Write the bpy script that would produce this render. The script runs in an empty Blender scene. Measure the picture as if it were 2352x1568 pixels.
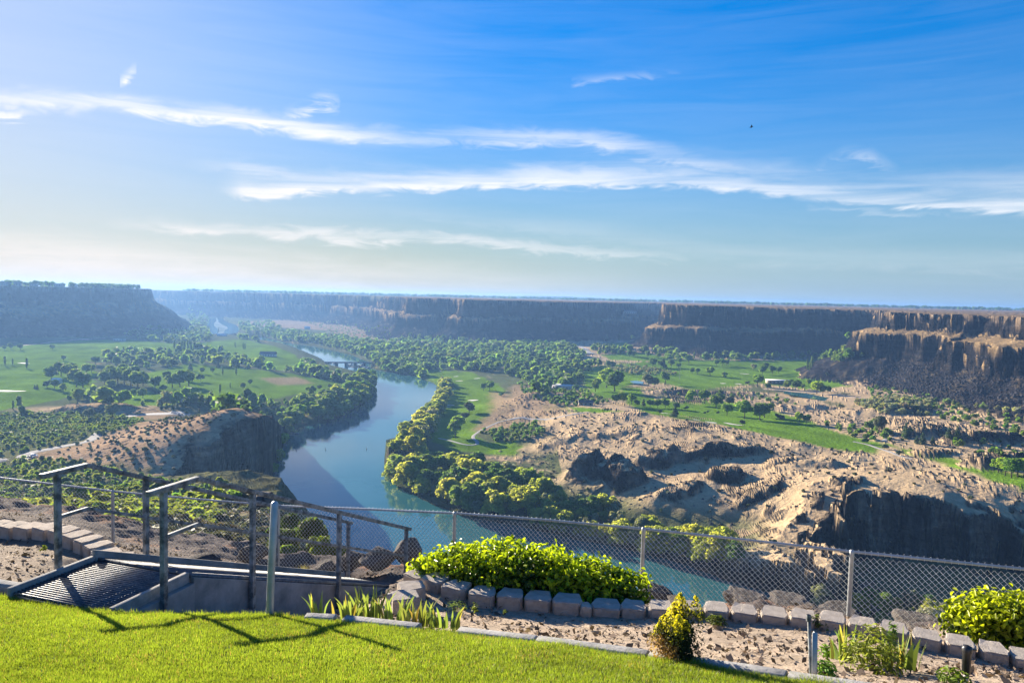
import bpy, bmesh, math, random
import numpy as np
from mathutils import Vector, Matrix

R = math.radians
random.seed(11)
rng = np.random.default_rng(7)
scene = bpy.context.scene
COL = scene.collection

# ------------------------------------------------------------------ camera
# picture measures are taken in a 2352 x 1568 frame of the photograph
FW, FH, FOC = 2352.0, 1568.0, 1699.0
PITCH, ROLL = R(3.40), R(1.364)
fwd = np.array([0, math.cos(PITCH), -math.sin(PITCH)])
r0 = np.array([1.0, 0, 0]); u0 = np.array([0, math.sin(PITCH), math.cos(PITCH)])
rgt = r0 * math.cos(ROLL) + u0 * math.sin(ROLL)
upv = u0 * math.cos(ROLL) - r0 * math.sin(ROLL)

def ray(px, py):
    d = fwd + rgt * ((px - FW / 2) / FOC) - upv * ((py - FH / 2) / FOC)
    return d / d[1]                      # scaled so that y = 1 (depth)

def proj(p):
    p = np.asarray(p, float)
    w = p @ fwd
    return FW / 2 + FOC * (p @ rgt) / w, FH / 2 - FOC * (p @ upv) / w

cam_d = bpy.data.cameras.new('camera')
cam = bpy.data.objects.new('camera', cam_d)
COL.objects.link(cam)
cam_d.sensor_width = 36.0
cam_d.lens = 36.0 * FOC / FW
cam_d.clip_start = 0.1
cam_d.clip_end = 80000.0
cam.matrix_world = Matrix(((rgt[0], upv[0], -fwd[0], 0), (rgt[1], upv[1], -fwd[1], 0),
                           (rgt[2], upv[2], -fwd[2], 0), (0, 0, 0, 1)))
scene.camera = cam

# ------------------------------------------------------------------ light
SUN_AZ, SUN_EL = R(-41.0), R(15.0)       # left of the view axis, low evening sun
SUN_STRENGTH, SKY_STRENGTH, EXPOSURE = 5.0, 0.080, 1.74
sdir = Vector((math.sin(SUN_AZ) * math.cos(SUN_EL), math.cos(SUN_AZ) * math.cos(SUN_EL), math.sin(SUN_EL)))
sl = bpy.data.lights.new('sun', 'SUN')
sl.energy = SUN_STRENGTH
sl.angle = R(0.5)
sl.color = (1.0, 0.88, 0.70)
so = bpy.data.objects.new('sun', sl)
so.rotation_euler = sdir.to_track_quat('Z', 'Y').to_euler()
COL.objects.link(so)
scene.view_settings.view_transform = 'Standard'
scene.view_settings.look = 'None'
scene.view_settings.exposure = EXPOSURE
scene.view_settings.gamma = 1.0
scene.cycles.max_bounces = 8
scene.cycles.diffuse_bounces = 3
scene.cycles.glossy_bounces = 3
scene.cycles.transparent_max_bounces = 16
scene.cycles.volume_bounces = 0
scene.cycles.sample_clamp_indirect = 6.0
scene.cycles.use_denoising = True


class NT:
    """small helper for node trees"""
    def __init__(self, tree):
        self.t = tree; self.n = tree.nodes; self.l = tree.links
    def new(self, kind, **kw):
        n = self.n.new(kind)
        for k, v in kw.items():
            if k in ('ins',):
                for kk, vv in v.items():
                    self.set(n, kk, vv)
            else:
                setattr(n, k, v)
        return n
    def set(self, n, key, v):
        s = n.inputs[key]
        if hasattr(v, 'is_output') or hasattr(v, 'links'):
            self.l.new(v, s)
        else:
            s.default_value = v
    def math(self, op, a, b=None, c=None, clamp=False):
        n = self.n.new('ShaderNodeMath'); n.operation = op; n.use_clamp = clamp
        self.set(n, 0, a)
        if b is not None: self.set(n, 1, b)
        if c is not None: self.set(n, 2, c)
        return n.outputs[0]
    def mix(self, fac, a, b, mode='MIX'):
        n = self.n.new('ShaderNodeMix'); n.data_type = 'RGBA'; n.blend_type = mode
        self.set(n, 0, fac); self.set(n, 6, a); self.set(n, 7, b)
        return n.outputs[2]
    def noise(self, vec, scale, detail=4, rough=0.55, dist=0.0, dim='3D'):
        n = self.n.new('ShaderNodeTexNoise'); n.noise_dimensions = dim
        if vec is not None: self.l.new(vec, n.inputs['Vector'])
        n.inputs['Scale'].default_value = scale; n.inputs['Detail'].default_value = detail
        n.inputs['Roughness'].default_value = rough; n.inputs['Distortion'].default_value = dist
        return n.outputs[0]
    def ramp(self, fac, stops, interp='LINEAR'):
        n = self.n.new('ShaderNodeValToRGB'); n.color_ramp.interpolation = interp
        e = n.color_ramp.elements
        while len(e) < len(stops): e.new(0.5)
        for i, (p, c) in enumerate(stops):
            e[i].position = p
            e[i].color = (c, c, c, 1) if isinstance(c, (int, float)) else (*c, 1)
        self.l.new(fac, n.inputs[0])
        return n.outputs[0]
    def xyz(self, x, y, z):
        n = self.n.new('ShaderNodeCombineXYZ')
        self.set(n, 0, x); self.set(n, 1, y); self.set(n, 2, z)
        return n.outputs[0]


# ------------------------------------------------------------------ sky with cirrus
world = bpy.data.worlds.new("World")
scene.world = world
world.use_nodes = True
W_ = NT(world.node_tree)
for n in list(W_.n): W_.n.remove(n)
sky = W_.new('ShaderNodeTexSky', sky_type='NISHITA', sun_disc=False, sun_elevation=SUN_EL,
             sun_rotation=SUN_AZ, altitude=1100.0, air_density=1.0, dust_density=0.15, ozone_density=2.2)
tc = W_.new('ShaderNodeTexCoord')
sep = W_.new('ShaderNodeSeparateXYZ'); W_.l.new(tc.outputs['Generated'], sep.inputs[0])
az = W_.math('ARCTAN2', sep.outputs[0], sep.outputs[1])
el = W_.math('ARCSINE', sep.outputs[2])

def azel(px, py):
    d = ray(px, py); d = d / np.linalg.norm(d)
    return math.atan2(d[0], d[1]), math.asin(d[2])

AZ0, AZ1, EL1 = -0.75, 0.75, 0.5
azn = W_.math('MULTIPLY_ADD', az, 1 / (AZ1 - AZ0), -AZ0 / (AZ1 - AZ0))

def fcurve(pts):
    """function of azimuth; pts = list of (u, v) in 0..1"""
    n = W_.new('ShaderNodeFloatCurve')
    c = n.mapping.curves[0]
    pts = sorted(pts)
    while len(c.points) < len(pts): c.points.new(0.5, 0.5)
    for p, (u, v) in zip(c.points, pts): p.location = (u, v); p.handle_type = 'AUTO'
    n.mapping.update()
    W_.l.new(azn, n.inputs['Value'])
    return n.outputs[0]

def track(px_pts):
    o = []
    for px, py in px_pts:
        a, e = azel(px, py)
        o.append(((a - AZ0) / (AZ1 - AZ0), e / EL1))
    return W_.math('MULTIPLY', fcurve(o), EL1)

def prof(px_vals):
    return fcurve([((azel(px, 400)[0] - AZ0) / (AZ1 - AZ0), v) for px, v in px_vals])

sv = W_.xyz(W_.math('MULTIPLY', az, 3.6), W_.math('MULTIPLY', el, 48.0), 0.0)       # long streaks
n_st = W_.noise(sv, 1.0, 6, 0.6, 0.8)
sv2 = W_.xyz(W_.math('MULTIPLY', az, 16.0), W_.math('MULTIPLY', el, 55.0), 3.0)     # wisps
n_wi = W_.noise(sv2, 1.0, 6, 0.62, 1.2)
sv3 = W_.xyz(W_.math('MULTIPLY', az, 3.0), W_.math('MULTIPLY', el, 9.0), 7.0)       # waviness
n_lo = W_.noise(sv3, 1.0, 3, 0.5)
wob = W_.math('MULTIPLY', W_.math('SUBTRACT', n_lo, 0.5), 0.035)
wob2 = W_.math('MULTIPLY', W_.math('SUBTRACT', n_wi, 0.5), 0.030)
elw = W_.math('ADD', el, W_.math('ADD', wob, wob2))
PXR = 1.0 / FOC

def band(pts, up_px, dn_px, amp, lo=0.32, hi=0.75, elv=None, nz=None):
    e0 = track(pts)
    d = W_.math('SUBTRACT', elv or elw, e0)
    a = W_.math('MULTIPLY', W_.math('MAXIMUM', d, 0.0), 1 / (up_px * PXR))
    b = W_.math('MULTIPLY', W_.math('MAXIMUM', W_.math('MULTIPLY', d, -1.0), 0.0), 1 / (dn_px * PXR))
    s = W_.math('ADD', W_.math('MULTIPLY', a, a), W_.math('MULTIPLY', b, b))
    g = W_.math('POWER', 2.718, W_.math('MULTIPLY', s, -1.0))
    t = W_.math('MULTIPLY_ADD', nz or n_st, 1 / (hi - lo), -lo / (hi - lo), clamp=True)
    t = W_.math('MULTIPLY', t, W_.math('MULTIPLY_ADD', n_wi, 1.1, .42))
    return W_.math('MULTIPLY', W_.math('MULTIPLY', g, t), prof(amp))

bands = [
    band([(-100, 238), (150, 252), (300, 258), (420, 272), (550, 275), (660, 295), (800, 306), (950, 316), (1100, 318), (1300, 325), (1450, 352), (1560, 372), (1800, 402), (2000, 420), (2400, 430)],
         21, 16, [(-100, .95), (300, .9), (650, .9), (850, .75), (1000, .42), (1300, .6), (1500, .5), (1800, .34), (2400, .35)], 0.22, 0.6),
    band([(300, 425), (510, 434), (600, 448), (700, 440), (900, 428), (1176, 418), (1500, 424), (1800, 440), (2100, 458), (2400, 480)],
         30, 10, [(300, 0), (460, .0), (560, .8), (650, .95), (1000, .85), (1600, .75), (2000, .75), (2400, .85)], 0.20, 0.62),
    band([(400, 385), (530, 396), (640, 410), (760, 425), (900, 425)], 16, 12, [(400, 0), (520, .35), (640, .75), (800, .6), (950, 0)], 0.2, 0.65),
    band([(1400, 372), (1700, 388), (2000, 410), (2400, 420)], 34, 45, [(1200, 0), (1450, .25), (1800, .42), (2100, .5), (2400, .55)], 0.2, 0.8),
    band([(200, 508), (400, 518), (560, 526), (700, 536), (900, 548), (1100, 560), (1300, 576), (1550, 596)], 14, 10,
         [(200, 0), (340, .3), (520, .75), (900, .7), (1200, .6), (1450, .4), (1600, 0)], 0.2, 0.62, ),
    band([(-100, 560), (300, 590), (700, 615), (1100, 640), (1500, 660)], 34, 80, [(-100, .8), (200, .72), (500, .6), (900, .4), (1300, .18), (1600, 0)], 0.1, 0.6),
    band([(-100, 285), (30, 283), (80, 280), (150, 275)], 9, 6, [(-100, .8), (20, .8), (60, .4), (110, 0)], 0.1, 0.5),
    band([(1330, 190), (1400, 184), (1480, 176), (1560, 160)], 16, 9, [(1300, 0), (1360, .32), (1430, .35), (1500, .2), (1580, 0)], 0.3, 0.75, None, n_wi),
    band([(1850, 375), (1900, 362), (1960, 345), (2050, 365)], 18, 14, [(1840, 0), (1920, .3), (1965, .4), (2020, .2), (2090, 0)], 0.3, 0.75, None, n_wi),
    band([(660, 275), (700, 255), (740, 230), (775, 232)], 24, 14, [(640, 0), (672, .65), (700, .55), (735, .75), (768, .5), (785, 0)], 0.36, 0.66, None, n_wi),
    band([(280, 186), (296, 178), (306, 165), (320, 160)], 14, 10, [(276, 0), (288, .8), (298, .9), (307, .8), (316, 0)], 0.34, 0.6, None, n_wi),
    band([(1600, 470), (1950, 480), (2100, 484), (2250, 488)], 7, 5, [(1850, 0), (1960, .3), (2050, .3), (2200, 0)], 0.2, 0.7),
    band([(900, 490), (1300, 530), (1700, 590), (2400, 612)], 30, 20, [(700, 0), (1100, .18), (1400, .22), (1800, .2), (2400, .25)], 0.2, 0.8),
]
cm = bands[0]
for b_ in bands[1:]:
    cm = W_.math('MAXIMUM', cm, b_)
# thin high veil everywhere, more towards the sun
veil = W_.math('MULTIPLY', W_.math('MULTIPLY_ADD', n_st, 1.5, -0.45, clamp=True), prof([(-200, .12), (600, .12), (1500, .10), (2400, .08)]))
cm = W_.math('MAXIMUM', cm, veil)
up_mask = W_.math('MULTIPLY', W_.math('GREATER_THAN', el, 0.0), 1.0)
cm = W_.math('MULTIPLY', W_.math('MULTIPLY', cm, up_mask), 1.05, clamp=True)
hs = W_.new('ShaderNodeHueSaturation'); hs.inputs['Saturation'].default_value = 1.5
hs.inputs['Value'].default_value = 1.0; hs.inputs['Hue'].default_value = 0.512
W_.l.new(sky.outputs[0], hs.inputs['Color'])
_sc = W_.new('ShaderNodeSeparateColor'); W_.l.new(hs.outputs[0], _sc.inputs[0])
_lum = W_.math('ADD', W_.math('MULTIPLY', _sc.outputs[0], .3), W_.math('MULTIPLY', _sc.outputs[1], .7))
_sc2 = W_.new('ShaderNodeVectorMath', operation='SCALE'); W_.l.new(hs.outputs[0], _sc2.inputs[0])
W_.l.new(W_.math('DIVIDE', 1.0, W_.math('MULTIPLY_ADD', _lum, 0.34, 1.0)), _sc2.inputs['Scale'])     # soft shoulder near the sun
skc = _sc2.outputs[0]
# pale air low over the horizon, creamier towards the sun, and the glow round it
_rp = W_.ramp(azn, [(0.05, (3.1, 2.6, 2.05)), (0.36, (2.45, 2.35, 2.1)), (0.55, (1.9, 2.35, 2.75)), (0.75, (1.3, 2.05, 2.95)), (0.98, (1.05, 1.85, 2.9))])
_hm = W_.math('POWER', 2.718, W_.math('MULTIPLY', W_.math('MAXIMUM', el, 0.0), -12.5))
skc = W_.mix(W_.math('MULTIPLY', _hm, 0.92), skc, _rp)
_dt = W_.new('ShaderNodeVectorMath', operation='DOT_PRODUCT'); W_.l.new(tc.outputs['Generated'], _dt.inputs[0]); _dt.inputs[1].default_value = tuple(sdir)
_gl = W_.math('POWER', W_.math('MULTIPLY_ADD', _dt.outputs['Value'], 4.2, -3.2, clamp=True), 1.8)
skc = W_.mix(W_.math('MULTIPLY', _gl, 0.42), skc, (3.2, 3.4, 3.8, 1))
cloud_col = W_.n.new('ShaderNodeRGB'); cloud_col.outputs[0].default_value = (4.0, 4.05, 4.2, 1)
_warm = W_.mix(W_.math('MULTIPLY', W_.math('POWER', _hm, .8), W_.ramp(azn, [(.1, 1), (.75, 0)])), cloud_col.outputs[0], (3.7, 3.1, 2.5, 1))
mixc = W_.mix(cm, skc, _warm)
bg = W_.new('ShaderNodeBackground'); bg.inputs['Strength'].default_value = SKY_STRENGTH
W_.l.new(mixc, bg.inputs['Color'])
wo = W_.new('ShaderNodeOutputWorld'); W_.l.new(bg.outputs[0], wo.inputs['Surface'])

# ------------------------------------------------------------------ numpy noise
_prm = np.random.default_rng(3).permutation(256).astype(np.int32)
_prm = np.concatenate([_prm, _prm])
_ga = np.linspace(0, 2 * np.pi, 256, endpoint=False)
_gx = np.cos(_ga).astype(np.float32); _gy = np.sin(_ga).astype(np.float32)

def perlin(x, y, seed=0):
    x = np.asarray(x, np.float64) + seed * 17.37; y = np.asarray(y, np.float64) - seed * 9.13
    xi = np.floor(x).astype(np.int64); yi = np.floor(y).astype(np.int64)
    xf = (x - xi).astype(np.float32); yf = (y - yi).astype(np.float32)
    u = xf * xf * xf * (xf * (xf * 6 - 15) + 10); v = yf * yf * yf * (yf * (yf * 6 - 15) + 10)
    xi &= 255; yi &= 255
    x1 = (xi + 1) & 255; y1 = (yi + 1) & 255
    def g(a, b, dx, dy):
        h = _prm[_prm[a] + b]
        return _gx[h] * dx + _gy[h] * dy
    n00 = g(xi, yi, xf, yf); n10 = g(x1, yi, xf - 1, yf)
    n01 = g(xi, y1, xf, yf - 1); n11 = g(x1, y1, xf - 1, yf - 1)
    a = n00 + u * (n10 - n00); b = n01 + u * (n11 - n01)
    return (a + v * (b - a)) * 1.5

def fbm(x, y, scale, octv=4, seed=0, gain=0.5):
    s = 0; a = 1.0; f = 1.0 / scale; t = 0
    for i in range(octv):
        s = s + a * perlin(x * f, y * f, seed + i * 3); t += a
        a *= gain; f *= 2.03
    return s / t

def ridged(x, y, scale, octv=4, seed=0):
    s = 0; a = 1.0; f = 1.0 / scale; t = 0
    for i in range(octv):
        s = s + a * (1 - np.abs(perlin(x * f, y * f, seed + i * 3)) * 2); t += a
        a *= 0.5; f *= 2.1
    return s / t

def sstep(a, b, x):
    t = np.clip((x - a) / (b - a), 0, 1)
    return t * t * (3 - 2 * t)

def sdist(poly, x, y, closed=True):
    """signed distance to a polygon, positive inside"""
    P = np.asarray(poly, float); n = len(P)
    d2 = np.full(x.shape, 1e18); ins = np.zeros(x.shape, bool)
    for i in range(n if closed else n - 1):
        ax, ay = P[i]; bx, by = P[(i + 1) % n]
        ex, ey = bx - ax, by - ay
        L = ex * ex + ey * ey + 1e-12
        wx = x - ax; wy = y - ay
        t = np.clip((wx * ex + wy * ey) / L, 0, 1)
        dx = wx - t * ex; dy = wy - t * ey
        np.minimum(d2, dx * dx + dy * dy, out=d2)
        if closed:
            c = ((ay > y) != (by > y))
            with np.errstate(divide='ignore', invalid='ignore'):
                xc = (bx - ax) * (y - ay) / (by - ay if by != ay else 1e-9) + ax
            ins ^= c & (x < xc)
    d = np.sqrt(d2)
    return np.where(ins, d, -d) if closed else d

def at_z(px, py, z):
    d = ray(px, py); t = z / d[2]
    return np.array([d[0] * t, t, z])

def at_d(px, py, dist):
    d = ray(px, py)
    return d * dist

def pd(px, dist):
    d = ray(px, 690)
    return (d[0] * dist, dist)

# ------------------------------------------------------------------ the lie of the land
WZ = -140.0                                        # river level below the overlook
FLOOR = [  # picture x, y, height
    (0, 930, -118), (0, 870, -118), (0, 820, -117), (100, 790, -116), (430, 752, -128), (300, 800, -120), (200, 870, -119),
    (400, 830, -120), (500, 800, -124), (600, 850, -124), (700, 900, -128), (650, 870, -126), (800, 880, -134), (700, 950, -135),
    (640, 985, -136), (350, 905, -120), (450, 890, -121), (200, 945, -118), (100, 985, -116), (0, 1050, -114), (-200, 1000, -114), (-200, 850, -116),
    (70, 1040, -114), (310, 950, -117), (560, 790, -130), (560, 760, -134), (640, 925, -128), (560, 915, -118),
    (1060, 870, -135), (1080, 930, -134), (1040, 1000, -136), (1150, 1030, -133), (1120, 900, -131), (950, 850, -138),
    (1150, 850, -127), (1300, 820, -119), (1200, 800, -119), (1400, 800, -112), (1345, 800, -110), (1000, 800, -128), (900, 790, -133),
    (800, 775, -135), (700, 755, -135), (600, 745, -136), (510, 745, -139), (480, 725, -138), (700, 735, -130), (850, 750, -126),
    (1400, 870, -122), (1500, 850, -120), (1600, 880, -121), (1700, 850, -119), (1800, 850, -118), (1950, 860, -116), (1700, 920, -120),
    (1850, 900, -117), (1500, 935, -119), (1600, 960, -117), (1700, 975, -116), (1850, 990, -114), (2000, 1030, -112),
    (2150, 1070, -109), (2300, 1110, -105), (2450, 1120, -100), (2450, 1000, -104), (2350, 950, -107), (2200, 950, -110), (2100, 900, -112), (2000, 950, -112),
    (1380, 965, -110), (1450, 946, -105), (1240, 905, -113), (1200, 930, -118), (1170, 980, -126), (1300, 950, -112), (1550, 985, -106), (1700, 1010, -107), (1640, 1060, -115), (1850, 1050, -109),
    (1950, 1040, -109), (1280, 1060, -129), (1200, 1090, -136), (1420, 1110, -128), (1500, 1140, -128), (1650, 1180, -131), (1750, 1200, -131),
    (1830, 1180, -121), (1850, 1110, -109), (2150, 1095, -104), (2300, 1150, -101), (2450, 1200, -98),
    (1400, 1160, -138), (1550, 1215, -138.5), (1700, 1260, -138.5), (1900, 1240, -115), (2150, 1090, -105),
    # the bluff on the left bank
    (608, 945, -90), (550, 935, -84), (500, 946, -84), (450, 961, -89), (475, 985, -90), (422, 1002, -95), (400, 1050, -103), (385, 1095, -109), (330, 968, -101), (300, 985, -104), (250, 1000, -108), (150, 1020, -112),
    (200, 1060, -112), (300, 1085, -110), (440, 935, -112), (520, 912, -114),
]
FP = np.array([at_z(*p) for p in FLOOR])
BL_R = [(1885, 1228, 373), (1912, 1168, 386), (1935, 1132, 394), (1975, 1106, 400), (2040, 1120, 402), (2110, 1126, 400), (2185, 1150, 397), (2225, 1180, 392), (2300, 1218, 384), (2480, 1292, 372)]
FP = np.vstack([FP, [at_d(*b) for b in BL_R], [(-1200, 400, -112), (-500, 300, -110), (0, 250, -141), (600, 250, -100), (-3000, 2500, -100), (3000, 2000, -100),
                     (-1600, 7000, -120), (-3500, 9000, -100), (2500, 7000, -100), (0, 14000, -100)]])
_n = len(FP)
_K = np.sqrt(((FP[:, None, :2] - FP[None, :, :2]) ** 2).sum(-1)) / 1000
_A = np.zeros((_n + 1, _n + 1)); _A[:_n, :_n] = _K - np.eye(_n) * 0.004; _A[:_n, _n] = 1; _A[_n, :_n] = 1
_w = np.linalg.solve(_A, np.append(FP[:, 2], 0))

def floor_z(x, y):
    z = np.full(x.shape, _w[_n])
    for i in range(_n):
        z += _w[i] * np.sqrt((x - FP[i, 0]) ** 2 + (y - FP[i, 1]) ** 2) / 1000
    return z

RIVER_PX = [(470, 1180), (560, 1140), (622, 1100), (640, 1045), (655, 1003), (690, 980), (760, 968), (800, 950), (838, 928), (852, 905), (854, 880), (835, 858),
            (790, 846), (757, 838), (735, 822), (702, 808), (664, 793), (600, 782), (560, 776), (540, 772), (600, 773), (660, 787), (720, 795), (800, 813), (852, 833), (850, 846),
            (900, 856), (950, 862), (1000, 882), (1008, 905), (988, 936), (950, 975), (905, 1030), (885, 1065), (893, 1095), (930, 1128),
            (990, 1158), (1060, 1184), (1180, 1204), (1300, 1232), (1480, 1270), (1650, 1322), (1800, 1372), (1950, 1425), (2100, 1475), (2400, 1580)]
RIVER = [tuple(at_z(px, py, WZ)[:2]) for px, py in RIVER_PX] + [(400, 150), (-60, 150)]
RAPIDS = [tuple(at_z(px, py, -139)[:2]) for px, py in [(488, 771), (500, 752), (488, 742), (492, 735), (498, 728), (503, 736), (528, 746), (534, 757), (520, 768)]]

# canyon rims: (picture x, distance)
RIM_R = [pd(px, d) for px, d in [(150, 6500), (300, 4700), (400, 4250), (520, 3950), (650, 3680), (780, 3380), (880, 2950), (925, 2560), (945, 2300), (1005, 2180), (1035, 2330),
         (1048, 2180), (1075, 2060), (1130, 2030), (1190, 2130), (1300, 2160), (1400, 2240), (1435, 2420), (1450, 2700), (1530, 2700), (1545, 2000), (1532, 1760), (1560, 1690), (1620, 1660),
         (1700, 1690), (1800, 1660), (1900, 1610), (1990, 1560), (2046, 1430), (2040, 1260), (2062, 1160), (2150, 1090), (2250, 1010), (2352, 930), (2500, 810), (2800, 640), (3300, 470)]]
RIM_R += [(2500, 300), (14000, 300), (14000, 16000), (-9000, 16000)]
RIM_L = [pd(px, d) for px, d in [(-900, 950), (-300, 1500), (0, 1780), (150, 1930), (270, 2180), (318, 2340), (330, 2450), (330, 2750), (260, 3300), (100, 4200), (-200, 6500)]]
RIM_L += [(-9000, 15000), (-14000, 15000), (-14000, 500)]

# cuts: bluffs whose faces drop to a lower level; edge polylines closed around the low side
BLUFF_L = [at_z(px, py, z)[:2] for px, py, z in [(614, 947, -92), (590, 948, -87), (556, 956, -86), (520, 968, -87), (484, 996, -91), (428, 1012, -96), (412, 1052, -103), (394, 1098, -109)]]
BLUFF_L += [np.array(p) for p in [(-150, 320), (0, 330), (-10, 480), (-60, 590), (-150, 600)]]
BLUFF_R = [at_d(*b)[:2] for b in BL_R]
BLUFF_R += [np.array(p) for p in [(520, 100), (200, 160), (152, 325)]]

# outcrops and knolls on the dry hill: picture x, y, base height, rise, half widths (m), turn
OUT = [(1348, 1085, -128, 17, 13, 10, 0.5), (1395, 1085, -125, 8, 12, 10, 0.2), (1435, 1105, -127, 11, 11, 14, 0.3), (1515, 1048, -114, 8, 15, 8, 0.3), (1600, 1040, -112, 5, 24, 7, 0.0),
       (1690, 1035, -109, 5, 22, 7, -0.1), (1655, 1098, -119, 7, 12, 8, 0.0), (1560, 1130, -126, 4, 14, 8, 0.4), (1740, 1125, -118, 4, 16, 7, 0.1), (1800, 1062, -110, 3, 14, 6, 0.0), (1880, 1070, -109, 3, 16, 6, -0.1),
       (1560, 898, -118, 5, 40, 12, 0.1), (1690, 900, -117, 4, 36, 10, 0.0), (1830, 935, -114, 5, 40, 12, 0.0),
       (1300, 1000, -118, 3, 22, 12, 0.3), (1420, 985, -110, 3, 24, 10, 0.2), (2120, 1000, -110, 7, 30, 14, 0.2), (2250, 1010, -106, 9, 30, 14, 0.0), (2060, 945, -112, 5, 40, 14, 0.0), (2290, 1060, -103, 9, 22, 12, 0.3),
       (2140, 1040, -108, 4, 18, 8, 0.0), (1330, 790, -110, 8, 60, 40, 0.0), (1460, 800, -108, 7, 50, 30, 0.0), (220, 945, -118, 6, 36, 18, 0.0), (1255, 905, -113, 4, 30, 20, 0.0), (2010, 880, -112, 5, 40, 25, 0)]

# the near slope below the overlook (left): distance -> height
NS_D = np.log(np.array([10, 14, 16, 20, 28, 40, 60, 80, 120, 180, 250, 330, 420, 600]))
NS_Z = np.array([-4.2, -5.2, -6.0, -7.9, -10.6, -14.4, -20.6, -26.6, -37.8, -54, -73, -91, -106, -112.0])
SPUR_EDGE = [(-1.2, 12), (-2.0, 14), (-4.2, 18), (-9.0, 30), (-13.0, 42), (-24.5, 75), (-45, 135), (-86, 260), (-125, 400)]
SPUR = SPUR_EDGE + [(-900, 600), (-1200, 100), (-300, -40), (-1.2, -40)]
NEAR = [(-300, -60), (-300, 6), (-30, 13.5), (-6, 13.5), (-1.0, 12.6), (2.0, 11.6), (5, 11.0), (9, 10.2), (14, 9), (30, 5), (60, -60)]

def rim_profile(t, top, ramp, noise, x, y, lit):
    """height below a rim at distance t outside it: broken basalt tiers, a ledge between, scree below"""
    z = np.zeros(t.shape)
    k = 1 + .18 * noise
    o = 0.0
    for i, (off, h) in enumerate(((0.0, 15), (3.0, 9), (6.0, 13), (9.5, 7))):
        ti = t - off + (fbm(x, y, 12, 2, 60 + i) * 5.5 + fbm(x, y, 45, 2, 70 + i) * 5.0) * min(1, off / 3.0)
        z -= h * k * (1 - .42 * lit) * sstep(0, 1.3, ti)
    led = 16 + 22 * np.clip(ramp + noise, 0, 1.5)
    z -= 9 * np.clip((t - 12) / led, 0, 1)
    for i, (off, h) in enumerate(((0.0, 12), (4.0, 9), (7.0, 7))):
        ti = t - 12 - led - off + fbm(x, y, 14, 2, 80 + i) * 6.0 + fbm(x, y, 60, 2, 84) * 9.0
        z -= h * k * (1 + .15 * lit) * sstep(0, 1.5, ti)
    t2 = np.maximum(t - 12 - led - 6, 0)
    z -= t2 * (0.50 + .10 * noise) + ridged(x, y, 50, 2, 88) * np.clip(t2, 0, 20) * .12
    return top + z

HILL = [[at_z(px, py, -112)[:2] for px, py in q] for q in (
    [(1150, 900), (1250, 885), (1330, 940), (1400, 938), (1560, 972), (1750, 1002), (1950, 1030), (2150, 1080), (2352, 1140), (2352, 1230), (2100, 1120), (1980, 1095), (1880, 1225), (1750, 1260), (1500, 1180), (1330, 1120), (1230, 1060), (1210, 1000), (1140, 985)],
    [(1890, 955), (2050, 920), (2352, 975), (2352, 1085), (2200, 1050), (2060, 1010), (1950, 985)], [(1490, 885), (1725, 893), (1900, 945), (1960, 985), (1900, 972), (1800, 943), (1720, 924), (1620, 912), (1500, 908)])]

FAIR = [[at_z(px, py, -112)[:2] for px, py in [(1425, 890), (1480, 912), (1560, 915), (1640, 918), (1720, 930), (1800, 950), (1880, 976), (1960, 1004), (2060, 1030), (2200, 1075), (2460, 1160), (2460, 1110), (2330, 1085), (2230, 1062), (2040, 1020), (1900, 1028), (1780, 1002), (1640, 972), (1490, 948)]]]

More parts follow.
